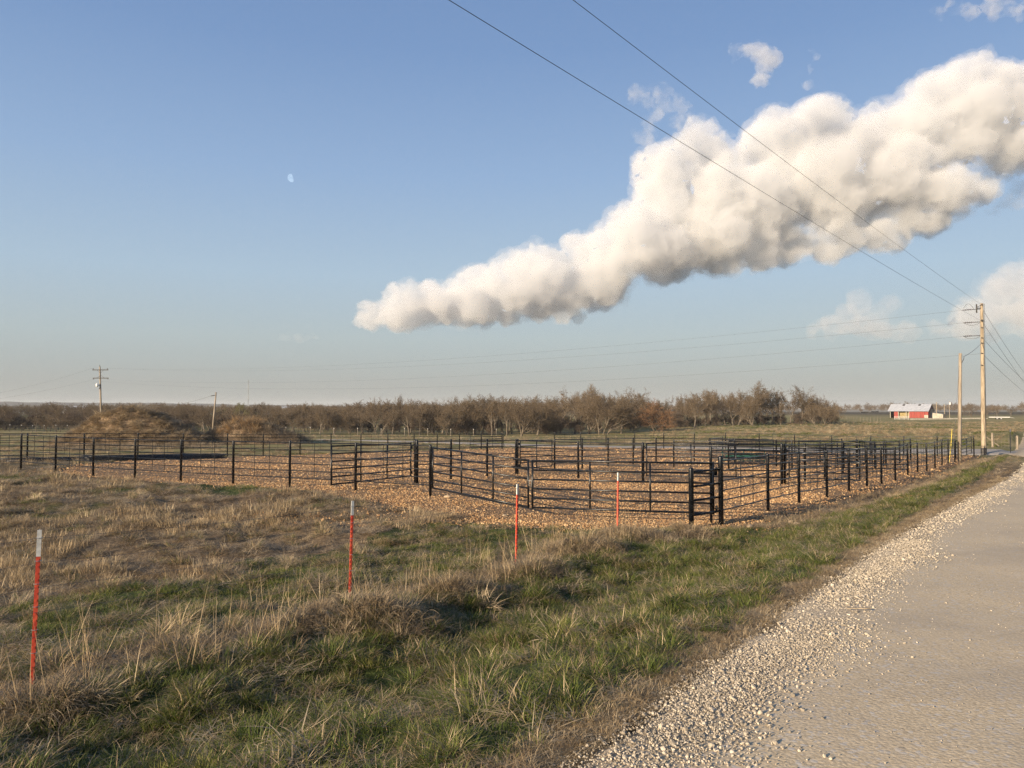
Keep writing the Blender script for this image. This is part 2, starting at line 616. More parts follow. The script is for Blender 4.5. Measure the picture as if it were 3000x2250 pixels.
def cloud_hull(name, lobes, grow, voxel, disp, sizes, mat, seed, r):
    import bmesh
    from mathutils import Matrix
    bm = bmesh.new()
    for (x_, y_, z_, rad_, ex, ez) in lobes:
        bmesh.ops.create_icosphere(bm, subdivisions=2, radius=rad_ * grow, matrix=Matrix.Translation((x_, y_, z_)) @ Matrix.Diagonal((ex, 1.1, ez, 1)))
    me_ = bpy.data.meshes.new(name)
    bm.to_mesh(me_)
    bm.free()
    me_.materials.append(mat)
    o = bpy.data.objects.new(name, me_)
    col.objects.link(o)
    md = o.modifiers.new('union', 'REMESH')
    md.mode = 'VOXEL'
    md.voxel_size = voxel
    for i, (am, sz) in enumerate(zip(disp, sizes)):
        tx = bpy.data.textures.new('cloud_noise_%d_%d' % (seed, i), 'CLOUDS')
        tx.noise_scale = sz
        tx.noise_depth = 3
        tx.noise_basis = 'IMPROVED_PERLIN' if i else 'ORIGINAL_PERLIN'
        dm = o.modifiers.new('billow', 'DISPLACE')
        dm.texture = tx
        dm.texture_coords = 'GLOBAL'
        dm.strength = am
        dm.mid_level = .5
    return o


def cloud(label, blist, D, dens, seed, voxel=9.0, disp=(60, 22, 8), count=9, flat=.55, colr=(1, 1, 1), sizes=(220, 80, 26), msize=1.0, thr=.43, shell=True):
    """blist: lobes (photo column, photo row, half width, half height in photo px) at distance D"""
    r = random.Random(seed)
    k_ = D / F
    lobes = []
    for (px_c, py_c, rx, ry) in blist:
        c_ = at(px_c, py_c, D)
        rx, ry = rx * k_, ry * k_
        dz = min(rx, ry * 1.6)
        for j in range(count):
            a_, q_ = r.uniform(0, 6.283), math.sqrt(r.random()) * .78
            rad_ = min(rx, ry) * r.uniform(.40, .62)
            x_, z_ = math.cos(a_) * q_ * rx, math.sin(a_) * q_ * ry
            z_ = max(z_, -ry * flat + rad_ * .4)
            lobes.append((c_.x + x_, c_.y + r.uniform(-.7, .7) * dz, c_.z + z_, rad_, r.uniform(1, 1.4), r.uniform(.8, 1)))
    o = cloud_hull('cloud', lobes, 1.0, voxel, disp, sizes, cloud_mat('cloud_mist_%d' % seed, dens, colr, msize, thr), seed, r)
    if shell:
        w_ = cloud_hull('wisp', lobes, 1.22, voxel * 1.4, (disp[0] * .8, disp[1] * 1.1), sizes, cloud_mat('wisp_mist_%d' % seed, dens * .26, (.97, .97, .975), msize * .55, thr + .04), seed + 100, r)
        w_.parent = o
    tag(o, label, 'cloud', 'clouds')
    return o


CD = 2600.0
main_lobes = [(1130, 935, 90, 44), (1200, 915, 110, 60), (1290, 893, 130, 78), (1330, 880, 90, 60), (1360, 905, 100, 60), (1250, 925, 110, 44), (1480, 920, 150, 44), (1620, 905, 150, 50), (2700, 655, 150, 55), (2560, 715, 160, 50), (2820, 560, 110, 60), (1420, 868, 160, 92), (1570, 835, 170, 112), (1720, 795, 170, 122),
              (1870, 720, 170, 130), (2010, 700, 170, 135), (2190, 720, 210, 90), (2370, 735, 180, 60), (2500, 700, 180, 70),
              (1950, 540, 95, 120), (2050, 490, 95, 130), (2130, 590, 130, 130), (2290, 470, 130, 110), (2280, 600, 190, 110),
              (2420, 420, 140, 105), (2470, 560, 200, 130), (2590, 420, 140, 115), (2650, 540, 170, 120), (2750, 380, 130, 140),
              (2850, 310, 110, 120), (2970, 320, 120, 135), (2900, 430, 170, 105), (2640, 650, 150, 55), (2080, 650, 190, 120),
              (3120, 360, 150, 150)]
cloud('large creamy cumulus bank rising from the middle of the sky to the right edge', main_lobes, CD, .014, 71, 9, disp=(80, 84, 44), count=14, sizes=(150, 52, 19), colr=(.87, .885, .90), thr=.38)
cloud('small ragged cloud floating above the cumulus bank', [(2165, 150, 40, 26), (2205, 160, 50, 36), (2245, 180, 44, 36), (2238, 220, 32, 40)], 2200, .012, 72, 6, disp=(60, 44, 22), count=8, sizes=(90, 34, 13), flat=1, msize=.6, colr=(.88, .88, .88))
cloud('torn wisps clinging above the left shoulder of the cumulus bank', [(1870, 275, 40, 34), (1900, 290, 40, 38), (1940, 262, 34, 30), (1965, 300, 44, 34), (1915, 330, 30, 34), (2005, 340, 34, 30), (1880, 385, 40, 40), (1985, 370, 50, 34)], 2400, .006, 73, 6, disp=(70, 50, 24), count=7, sizes=(90, 36, 14), flat=1, msize=.5, thr=.46, colr=(.9, .9, .9))
cloud('faint wisp of cloud right of the small ragged cloud', [(2385, 160, 16, 34), (2375, 200, 14, 30), (2362, 240, 20, 24)], 2200, .005, 74, 5, disp=(36, 24, 12), count=6, sizes=(50, 20, 9), flat=1, msize=.4, thr=.45)
cloud('pair of soft clouds touching the top right corner of the view', [(2785, 32, 44, 34), (2860, 35, 50, 20), (2930, 15, 60, 36), (2985, 40, 50, 40)], 2200, .008, 75, 6, disp=(60, 40, 18), count=8, sizes=(90, 36, 14), flat=1, msize=.6, colr=(.88, .88, .88))
cloud('grey shred of cloud under the right end of the cumulus bank', [(2900, 615, 60, 24), (2960, 600, 70, 30), (3020, 570, 70, 46)], 2700, .0035, 76, 7, disp=(60, 40, 18), count=8, sizes=(110, 40, 16), flat=1, msize=.6, colr=(.8, .8, .82))
cloud('low hazy cloud left of the tall utility pole', [(2420, 975, 70, 34), (2470, 950, 80, 46), (2540, 925, 100, 60), (2600, 955, 80, 46), (2640, 975, 60, 26)], 1500, .0065, 77, 6, disp=(40, 24, 10), count=9, sizes=(75, 30, 11), flat=.6, colr=(.86, .865, .87), msize=.7, thr=.39)
cloud('low hazy cloud behind the tall utility pole at the right edge', [(2760, 965, 80, 40), (2840, 935, 100, 62), (2930, 890, 100, 90), (3020, 870, 100, 110), (2960, 950, 110, 60)], 1500, .0080, 78, 6, disp=(45, 24, 10), count=9, sizes=(75, 30, 11), flat=.6, colr=(.86, .865, .87), msize=.7, thr=.39)
cloud('faint low streak of cloud left of the cumulus bank', [(830, 985, 50, 18), (880, 983, 60, 22), (935, 984, 50, 16)], 1500, .0045, 79, 5, disp=(18, 14, 8), count=6, sizes=(60, 25, 10), flat=1, msize=.6, colr=(.85, .85, .85))


# ------------------------------------------------------------------ cover: how green / dry the ground is at a place
def cover(x, y):
    """0 = dead straw, 1 = green"""
    x, y = np.asarray(x, float), np.asarray(y, float)
    e = road_e(x, y)
    r = np.hypot(x, y)
    dT = seg_dist(x, y, TL)
    lineX = -3.89 + .626 * (y - 6.29)
    tl = (lineX - x) * .848                               # metres on the field side of the wire fence
    n = fbm(x, y, 2.4, 4, 21)
    n2 = fbm(x, y, .7, 3, 22)
    verge = (tl < 0) & (e < 0)
    g = np.where(verge, .90 + n * .9, 0)
    g = np.where(verge & (e > -.6), g * sstep(-e, .24, .40), g)
    g = np.where(verge & (y > 20), g * sstep(dT, 1.5, 3.2) + .05, g)
    g = np.where(verge, g - 1.0 * np.exp(-(dT / .5) ** 2), g)
    fld = np.where(tl < 5.6 + n * 5 - .16 * (y - 6), .95 + n * 1.5, .06 + 2.2 * np.maximum(n - .07, 0))
    fld = fld - .7 * np.exp(-(dT / .45) ** 2)
    g = np.where(tl >= 0, fld, g)
    # green tongues by the corral front
    for (gx, gy, rr) in ((-7.9, 23.6, 1.6), (-20.2, 28.5, 2.0), (-9.5, 24.6, 1.2)):
        g = np.maximum(g, 1.0 * np.exp(-(((x - gx) ** 2 / (rr * 1.8) ** 2 + (y - gy) ** 2 / (rr * .55) ** 2))))
    far = .50 + fbm(x, y, 28, 4, 31) * 1.8
    g = g * (1 - sstep(y, 30, 38) * (e < 0)) + far * sstep(y, 30, 38) * (e < 0)
    alongR = verge & (y >= 20) & (y < 60)
    g = np.where(alongR, np.clip(.85 + n * 1.2, 0, 1) * sstep(dT, 1.6, 3.0) + .05, g)
    g = np.where(e > 6.5, .6 + n, g)
    g = g + n2 * .35
    return np.clip(g, 0, 1)


# ------------------------------------------------------------------ ground sheet
ang = np.concatenate([np.arange(-48, 48, .2), np.arange(48, 312.01, 3.0)])
ang[-1] = 312.0
rad = [0.0, .6]
while rad[-1] < 5000:
    rad.append(rad[-1] * (1.028 if rad[-1] < 120 else 1.045) + .03)
rad = np.array(rad[1:])
AA, RR = np.meshgrid(np.radians(ang), rad)
GX, GY = RR * np.sin(AA), RR * np.cos(AA)
GZ = G(GX, GY)
sink = np.zeros(GX.shape)
e_ = road_e(GX, GY)
sink = np.maximum(sink, sstep(e_ - shoulder(GY), -.30, .15) * (1 - sstep(e_, 6.0, 6.6)) * (GY < 140))
sink = np.maximum(sink, sstep(3.0 - seg_dist(GX, GY, DRIVE), -.2, .5))
sink = np.maximum(sink, sstep(poly_sd(GX, GY, PAD), -.2, .5))
GZ -= .16 * sink
far_und = sstep(RR, 300, 900)
# the far ridge on the left, kilometres away
nr, na = GX.shape
V = np.stack([GX, GY, GZ], -1).reshape(-1, 3)
V = np.vstack([V, [[0, 0, g1(0, 0) - .16]]])
ii = np.arange(nr * na).reshape(nr, na)
q = np.stack([ii[:-1, :-1], ii[:-1, 1:], ii[1:, 1:], ii[1:, :-1]], -1).reshape(-1, 4)
ctr = np.stack([np.full(na - 1, nr * na), ii[0, 1:], ii[0, :-1], ii[0, :-1]], -1)[:, :3]
cov = cover(GX, GY).ravel()
fieldtone = (fbm(GX, GY, 60, 4, 41) + .5).ravel()


def ground_material():
    m_, t, b, o_ = new_mat('pasture_ground')
    tcn = t.new('ShaderNodeTexCoord')
    P = tcn.outputs['Object']
    gcov = t.new('ShaderNodeAttribute', attribute_name='green').outputs['Fac']
    n1 = t.noise(P, 9, 6, .7)
    n2 = t.noise(P, 1.7, 6, .6)
    n3 = t.noise(P, .13, 5, .6)
    n4 = t.noise(t.vm('MULTIPLY', P, (.6, 2.0, 1)), .8, 5, .65)
    dry = t.mix(t.ss(n1, .3, .7), (.060, .042, .026, 1), (.27, .20, .118, 1))
    dry = t.mix(t.m('MULTIPLY', t.ss(n2, .35, .7), .6), dry, (.13, .088, .052, 1))
    grn = t.mix(t.ss(n1, .3, .7), (.022, .034, .010, 1), (.085, .105, .034, 1))
    near = t.mix(t.ss(t.m('ADD', gcov, t.m('MULTIPLY', t.m('SUBTRACT', n2, .5), .5)), .25, .75), dry, grn)
    # open pasture far off: olive with straw-coloured seed heads
    past = t.mix(t.ss(n4, .32, .68), (.095, .105, .035, 1), (.25, .215, .095, 1))
    past = t.mix(t.ss(n3, .38, .66), past, (.30, .245, .12, 1))
    past = t.mix(t.m('MULTIPLY', t.ss(n2, .55, .8), .5), past, (.060, .085, .022, 1))
    ge = t.new('ShaderNodeSeparateXYZ')
    t.put(ge.inputs[0], P)
    dist = t.vm('LENGTH', P, out=1)
    f = t.ss(dist, 34, 62)
    c_ = t.mix(f, near, past)
    # distant fields and winter woods, patchwork
    vor = t.new('ShaderNodeTexVoronoi', feature='F1')
    t.put(vor.inputs['Vector'], t.vm('MULTIPLY', t.vm('ADD', P, t.vm('MULTIPLY', t.noise(P, .01, 3, out=1), (60, 60, 0))), (1, .4, 0)))
    vor.inputs['Scale'].default_value = .006
    sv = t.new('ShaderNodeSeparateColor')
    t.put(sv.inputs[0], vor.outputs['Color'])
    farc = t.ramp(sv.outputs[0], [(0, (.07, .055, .035)), (.3, (.12, .10, .055)), (.5, (.085, .11, .035)), (.75, (.055, .045, .032)), (1, (.16, .14, .075))], 'CONSTANT')
    c_ = t.mix(t.ss(dist, 330, 600), c_, farc)
    t.put(b.inputs['Base Color'], c_)
    b.inputs['Roughness'].default_value = .95
    b.inputs['Specular IOR Level'].default_value = .1
    bump(t, b, t.m('ADD', n1, t.m('MULTIPLY', n4, 1.5)), .8, .05)
    return m_


M['ground'] = ground_material()
me = np_mesh('ground', V, q, M['ground'], {'green': np.r_[cov, .5]}, True)
me["kind"] = "structure"


def far_ridge():
    m_, t, b, o_ = new_mat('wooded_ridge')
    tcn = t.new('ShaderNodeTexCoord')
    n = t.noise(t.vm('MULTIPLY', tcn.outputs['Object'], (1, 1, 3)), .012, 6, .7)
    t.put(b.inputs['Base Color'], t.ramp(n, [(.3, (.045, .042, .034)), (.6, (.085, .075, .055)), (.7, (.13, .13, .07))]))
    b.inputs['Roughness'].default_value = 1
    az = np.arange(-75, 75, .25)
    rows = []
    for k, (r_, f_) in enumerate([(1900, 0), (2150, .55), (2500, 1.0), (3100, .9), (3600, 0)]):
        h = (np.interp(az, [-75, -34, -30, -25, -20, -12, -5, 10, 30, 75], [26, 29, 28.5, 27, 24, 17, 12, 8, 9, 10]) + 6 * fbm(az, az * 0 + k, 5, 4, 3) + 4.5 * fbm(az, az * 0 + k, .7, 3, 6)) * f_
        a_ = np.radians(az)
        rows.append(np.stack([r_ * np.sin(a_), r_ * np.cos(a_), -11 + h], -1))
    Vv = np.concatenate(rows)
    n_ = len(az)
    i2 = np.arange(5 * n_).reshape(5, n_)
    return np_mesh('hills', Vv, np.stack([i2[:-1, :-1], i2[:-1, 1:], i2[1:, 1:], i2[1:, :-1]], -1).reshape(-1, 4), m_, smooth=True)


far_ridge()["kind"] = "structure"


# ------------------------------------------------------------------ gravel sheets: road, driveway, corral pad
def sheet(name, X, Y, edge, mat, lift=.0, attrs=None):
    """a grid laid on the land; where edge (metres inside) is small it dives under the surrounding ground"""
    Z = G(X, Y, False) + lift + .02 * fbm(X, Y, .9, 3, 51) - .22 * (1 - sstep(edge + fbm(X, Y, .8, 3, 52) * .55, -.35, .35))
    n0, n1 = X.shape
    i2 = np.arange(n0 * n1).reshape(n0, n1)
    qd = np.stack([i2[:-1, :-1], i2[1:, :-1], i2[1:, 1:], i2[:-1, 1:]], -1).reshape(-1, 4)
    keep = (edge.ravel()[qd].max(1) > -.75)
    qd = qd[keep]
    a_ = {'edge': edge.ravel()}
    a_.update({k: v.ravel() for k, v in (attrs or {}).items()})
    o = np_mesh(name, np.stack([X, Y, Z], -1).reshape(-1, 3), qd, mat, a_, True)
    o["kind"] = "structure"
    return o


def road_material():
    m_, t, b, o_ = new_mat('limestone_gravel_road')
    tcn = t.new('ShaderNodeTexCoord')
    P = tcn.outputs['Object']
    ed = t.new('ShaderNodeAttribute', attribute_name='edge').outputs['Fac']
    nl = t.noise(t.vm('MULTIPLY', P, (1.0, .55, 1)), .9, 4, .6)
    nm = t.noise(P, 6, 5, .65)
    nf = t.noise(P, 60, 4, .7)
    vor = t.new('ShaderNodeTexVoronoi', feature='F1')
    t.put(vor.inputs['Vector'], P)
    vor.inputs['Scale'].default_value = 38
    sv = t.new('ShaderNodeSeparateColor')
    t.put(sv.inputs[0], vor.outputs['Color'])
    c_ = t.mix(t.ss(nf, .30, .70), (.38, .30, .19, 1), (.68, .56, .38, 1))
    c_ = t.mix(t.m('MULTIPLY', t.ss(sv.outputs[0], .80, .95), .8), c_, (.50, .475, .43, 1))
    c_ = t.mix(t.m('MULTIPLY', t.ss(sv.outputs[1], .88, .95), .2), c_, (.10, .092, .088, 1))
    c_ = t.mix(t.m('MULTIPLY', t.ss(nl, .4, .62), .35), c_, (.44, .37, .27, 1))
    # wheel tracks: two packed bands, a looser crown between, loose chips at the side
    tr = t.m('ADD', t.m('MULTIPLY', t.ss(t.m('ABSOLUTE', t.m('SUBTRACT', ed, 2.25)), .15, .65, 1, 0), 1), t.ss(t.m('ABSOLUTE', t.m('SUBTRACT', ed, 4.1)), .15, .65, 1, 0))
    c_ = t.mix(t.m('MULTIPLY', tr, .5), c_, (.34, .295, .235, 1))
    dust = t.ss(t.m('ABSOLUTE', t.m('SUBTRACT', ed, .12)), .1, .4, 1, 0)
    c_ = t.mix(t.m('MULTIPLY', dust, .5), c_, (.32, .25, .17, 1))
    c_ = t.mix(t.m('MULTIPLY', t.ss(t.noise(t.vm('MULTIPLY', P, (1, 1, 1)), .45, 5, .65), .46, .66), .38), c_, (.30, .26, .21, 1))
    c_ = t.mix(t.m('MULTIPLY', t.ss(t.noise(P, 2.2, 5, .7), .52, .72), .30), c_, (.56, .48, .36, 1))
    t.put(b.inputs['Base Color'], c_)
    b.inputs['Roughness'].default_value = .93
    b.inputs['Specular IOR Level'].default_value = .15
    hb = t.m('ADD', t.m('MULTIPLY', vor.outputs['Distance'], -1.6), t.m('ADD', t.m('MULTIPLY', nf, .8), t.m('MULTIPLY', nm, .15)))
    bump(t, b, hb, .25, .006)
    return m_


M['road'] = road_material()
dr = np.array([.569, .822])                    # along the road
nr_ = np.array([.822, -.569])                  # to its right
sy = np.concatenate([np.arange(-60, -4, 1.0), np.arange(-4, 30, .18), np.arange(30, 190, .9)])
ee = np.concatenate([np.arange(-.8, .8, .08), np.arange(.8, 7.4, .3)])
SY, EE = np.meshgrid(sy, ee, indexing='ij')
ws = 7.4 * 0 + 6.3
X_ = .692 * SY - 2.27 + EE * (1 / .822) * (.822 ** 2) * 1.0
Y_ = SY - EE * .569 * 1.0
# exact frame: start on the left edge, step to the right of the travel direction
X_ = (.692 * SY - 2.27) + EE * nr_[0]
Y_ = SY + EE * nr_[1]
sheet('gravel_road', X_, Y_, np.minimum(road_e(X_, Y_) + .38 - shoulder(Y_), 6.5 - road_e(X_, Y_)) , M['road'], .0, None)
# the edge attribute must be the distance from the left edge on this sheet
rd = bpy.data.objects['gravel_road']
rd.data.attributes['edge'].data.foreach_set('value', road_e(X_, Y_).ravel().astype(np.float32))
rd.name = 'gravel_road'

# driveway: a band around a polyline, as its own sheet
dx = np.arange(-50, 72, .45)
dyv = np.arange(30, 116, .45)
DX, DY = np.meshgrid(dx, dyv, indexing='ij')
wd = 1.9 + 2.5 * sstep(DX, 28, 42)
ed = wd - seg_dist(DX, DY, DRIVE)
ed = np.where(road_e(DX, DY) > .2, -5, ed)


def drive_material():
    m_, t, b, o_ = new_mat('grey_driveway_gravel')
    P = t.new('ShaderNodeTexCoord').outputs['Object']
    nf = t.noise(P, 14, 5, .7)
    nl = t.noise(P, .6, 4, .6)
    c_ = t.mix(t.ss(nf, .3, .7), (.21, .19, .165, 1), (.38, .35, .31, 1))
    c_ = t.mix(t.m('MULTIPLY', t.ss(nl, .45, .65), .4), c_, (.27, .225, .16, 1))
    t.put(b.inputs['Base Color'], c_)
    b.inputs['Roughness'].default_value = .95
    bump(t, b, nf, .7, .03)
    return m_


M['drive'] = drive_material()
sheet('driveway', DX, DY, ed, M['drive'], .012)


def pad_material():
    m_, t, b, o_ = new_mat('tan_creek_gravel_bed')
    P = t.new('ShaderNodeTexCoord').outputs['Object']
    vor = t.new('ShaderNodeTexVoronoi', feature='F1')
    t.put(vor.inputs['Vector'], P)
    vor.inputs['Scale'].default_value = 19
    vor.inputs['Randomness'].default_value = 1
    vor2 = t.new('ShaderNodeTexVoronoi', feature='F1')
    t.put(vor2.inputs['Vector'], P)
    vor2.inputs['Scale'].default_value = 7.5
    sv = t.new('ShaderNodeSeparateColor')
    t.put(sv.inputs[0], vor.outputs['Color'])
    nl = t.noise(P, .35, 5, .6)
    nm = t.noise(P, 3, 5, .7)
    c_ = t.ramp(sv.outputs[0], [(0, (.12, .060, .028)), (.25, (.28, .155, .072)), (.6, (.44, .265, .125)), (.85, (.58, .39, .20)), (1, (.74, .55, .33))])
    soil = t.mix(t.ss(nm, .3, .7), (.095, .062, .038, 1), (.23, .150, .085, 1))
    c_ = t.mix(t.m('MULTIPLY', t.ss(vor.outputs['Distance'], .35, .62), .85), c_, soil)
    c_ = t.mix(t.m('MULTIPLY', t.ss(nl, .44, .62), .6), c_, (.20, .135, .080, 1))
    c_ = t.mix(t.m('MULTIPLY', t.ss(t.noise(P, .9, 4), .58, .72), .45), c_, (.15, .10, .06, 1))
    t.put(b.inputs['Base Color'], c_)
    b.inputs['Roughness'].default_value = .9
    b.inputs['Specular IOR Level'].default_value = .2
    h = t.m('ADD', t.m('MULTIPLY', vor.outputs['Distance'], -1.0), t.m('MULTIPLY', vor2.outputs['Distance'], -1.0))
    bump(t, b, t.m('ADD', h, nm), 1.0, .05)
    return m_


M['pad'] = pad_material()
px_ = np.arange(-24, 36, .22)
py_ = np.arange(15, 80, .30)
PX, PY = np.meshgrid(px_, py_, indexing='ij')
sheet('gravel_pad', PX, PY, poly_sd(PX, PY, PAD), M['pad'], .02)


# ------------------------------------------------------------------ prototypes for scattered ground cover
hidden = bpy.data.collections.new('scatter_sources')           # never linked to the scene


def proto_coll(name, objs):
    c_ = bpy.data.collections.new(name)
    for i, o in enumerate(objs):
        o.name = '%s_%02d' % (name, i)
        c_.objects.link(o)
    return c_


def blades(n, L, Lv, spread, lean, curl, w, mat, seed, segs=4, flat=0.0, kink=0.0):
    """n ribbons growing from a disc of radius spread"""
    r = np.random.default_rng(seed)
    rr_ = spread * np.sqrt(r.random(n))
    th = r.random(n) * 2 * np.pi
    bx, by = rr_ * np.cos(th), rr_ * np.sin(th)
    ln = L * (1 - Lv + 2 * Lv * r.random(n))
    out = th + r.normal(0, .9, n)
    if flat > 0:
        out = r.random(n) * 2 * np.pi
    tilt = np.clip(lean * (.25 + .9 * rr_ / max(spread, 1e-6)) + r.normal(0, .18, n), 0, 1.5)
    if flat > 0:
        tilt = np.clip(r.normal(1.32, .14, n), .8, 1.52)
    cu = curl * (.4 + r.random(n))
    side_r = r.normal(0, .5, n)
    V_, F_, T_, A_ = [], [], [], []
    px, py, pz = bx.copy(), by.copy(), np.full(n, -.015) + (r.random(n) * flat)
    az = out
    tint = r.random(n)
    for k in range(segs + 1):
        f = k / segs
        wk = w * (.75 + .6 * tint) * (1 - f ** 1.6) + .0004
        sx, sy_ = -np.sin(az + side_r), np.cos(az + side_r)
        for sg in (-1, 1):
            V_.append(np.stack([px + sx * wk * sg / 2, py + sy_ * wk * sg / 2, pz], -1))
        T_ += [tint, tint]
        A_ += [np.full(n, f)] * 2
        ta = tilt + cu * f
        if kink:
            ta = ta + kink * (f > .55) * (tint > .5)
        st = ln / segs
        px = px + np.sin(ta) * np.cos(az) * st
        py = py + np.sin(ta) * np.sin(az) * st
        pz = pz + np.cos(ta) * st
        if flat > 0:
            pz = np.maximum(pz, .0)
    Vv = np.stack(V_, 1).reshape(-1, 3)                  # blade-major
    m2 = 2 * (segs + 1)
    base = (np.arange(n) * m2)[:, None]
    fs = np.array([[2 * k, 2 * k + 1, 2 * k + 3, 2 * k + 2] for k in range(segs)])
    Fq = (base[:, :, None] + fs[None]).reshape(-1, 4)
    return np_mesh('blade_clump', Vv, Fq, mat, {'tint': np.stack(T_, 1).ravel(), 'along': np.stack(A_, 1).ravel()}, True, link=False)


def join_protos(parts):
    """several ribbon meshes with their own materials as one prototype"""
    bpy_objs = parts
    V_, F_, T_, A_, MI, mats, off = [], [], [], [], [], [], 0
    for o in bpy_objs:
        me_ = o.data
        co = np.empty(len(me_.vertices) * 3, np.float32)
        me_.vertices.foreach_get('co', co)
        fi = np.empty(len(me_.loops), np.int32)
        me_.loops.foreach_get('vertex_index', fi)
        a1 = np.empty(len(me_.vertices), np.float32)
        me_.attributes['tint'].data.foreach_get('value', a1)
        a2 = np.empty(len(me_.vertices), np.float32)
        me_.attributes['along'].data.foreach_get('value', a2)
        V_.append(co.reshape(-1, 3))
        F_.append(fi.reshape(-1, 4) + off)
        T_.append(a1)
        A_.append(a2)
        MI.append(np.full(len(fi) // 4, len(mats), np.int32))
        mats.append(me_.materials[0])
        off += len(me_.vertices)
    o = np_mesh('blade_clump', np.concatenate(V_), np.concatenate(F_), mats[0], {'tint': np.concatenate(T_), 'along': np.concatenate(A_)}, True, link=False)
    for m_ in mats[1:]:
        o.data.materials.append(m_)
    o.data.polygons.foreach_set('material_index', np.concatenate(MI))
    return o


g, s, th = M['grass'], M['straw'], M['thatch']
P_road = proto_coll('pressed_straw', [join_protos([blades(60, .15, .4, .22, 1.3, .6, .0054, s, 560 + i, flat=.02), blades(26, .09, .4, .2, .8, .8, .005, s, 580 + i)]) for i in range(3)])
P_green = proto_coll('green_tuft', [join_protos([blades(95, .125, .4, .11, .75, 1.0, .0058, g, 100 + i), blades(14, .13, .4, .12, .9, 1.0, .0055, s, 130 + i), blades(16, .16, .4, .13, 1.1, .9, .005, th, 150 + i, flat=.02)]) for i in range(4)])
P_big = proto_coll('grass_dome', [join_protos([blades(260, .185, .35, .17, 1.05, .8, .0062, g, 160 + i), blades(60, .18, .4, .19, 1.15, .9, .0058, s, 170 + i), blades(40, .25, .4, .2, 1.2, .9, .0052, th, 180 + i)]) for i in range(4)])
P_bigdry = proto_coll('dry_dome', [join_protos([blades(60, .17, .35, .17, 1.05, .8, .006, g, 190 + i), blades(150, .21, .4, .19, 1.1, 1.2, .0058, s, 194 + i), blades(120, .2, .4, .2, 1.2, 1.6, .0054, th, 197 + i)]) for i in range(3)])
P_short = proto_coll('green_turf', [join_protos([blades(75, .09, .4, .16, .7, .8, .0060, g, 200 + i), blades(12, .14, .4, .16, 1, .8, .0050, s, 230 + i, flat=.02)]) for i in range(4)])
P_mix = proto_coll('mixed_tuft', [join_protos([blades(46, .13, .4, .13, .85, 1.0, .0056, g, 300 + i), blades(46, .16, .4, .14, .95, 1.2, .0054, s, 330 + i), blades(24, .2, .4, .15, 1.1, .9, .005, th, 350 + i, flat=.03)]) for i in range(4)])
P_dry = proto_coll('straw_tuft', [join_protos([blades(60, .17, .45, .13, .85, 1.2, .0054, s, 400 + i, kink=.8), blades(30, .2, .4, .14, 1.1, 1.1, .0052, th, 430 + i)]) for i in range(4)])
P_mat = proto_coll('flattened_straw', [join_protos([blades(46, .22, .4, .22, 1.3, .5, .0056, s, 500 + i, flat=.05), blades(46, .2, .4, .22, 1.3, .6, .0054, th, 530 + i, flat=.07)]) for i in range(4)])
P_thatch = proto_coll('curly_thatch', [join_protos([blades(90, .18, .4, .17, 1.0, 1.9, .0054, th, 600 + i), blades(26, .22, .4, .17, 1.1, 1.5, .0052, s, 630 + i)]) for i in range(4)])
P_stem = proto_coll('tall_straw_stem', [blades(5 + i, .62, .35, .10, .32, .25, .0050, s, 700 + i, segs=5) for i in range(4)])
P_stub = proto_coll('upright_stubble', [join_protos([blades(34, .21, .35, .17, .40, .5, .0054, s, 800 + i, kink=1.1), blades(30, .15, .4, .18, 1.1, .9, .005, th, 830 + i, flat=.04)]) for i in range(4)])
P_reed = proto_coll('amber_reed', [blades(46, 1.25, .35, .45, .45, .55, .022, M['amber'], 900 + i, segs=4) for i in range(3)])
P_weed = proto_coll('dead_weed', [blades(60, .75, .5, .5, .9, .9, .020, M['thatch'], 950 + i, segs=4) for i in range(3)])


def stones(name, mat, n=6):
    out = []
    for k in range(n):
        r = np.random.default_rng(40 + k)
        import bmesh
        bm = bmesh.new()
        bmesh.ops.create_icosphere(bm, subdivisions=1, radius=.5)
        sc_ = Vector((1, r.uniform(.65, 1), r.uniform(.45, .75)))
        for v in bm.verts:
            v.co = Vector((v.co.x * sc_.x, v.co.y * sc_.y, v.co.z * sc_.z)) * (1 + r.normal(0, .12))
        me_ = bpy.data.meshes.new(name)
        bm.to_mesh(me_)
        bm.free()
        me_.materials.append(mat)
        out.append(bpy.data.objects.new(name, me_))
    return proto_coll(name, out)


P_pad = stones('pad_pebble', M['pad_stone'])
P_chip = stones('road_chip', M['road_stone'])


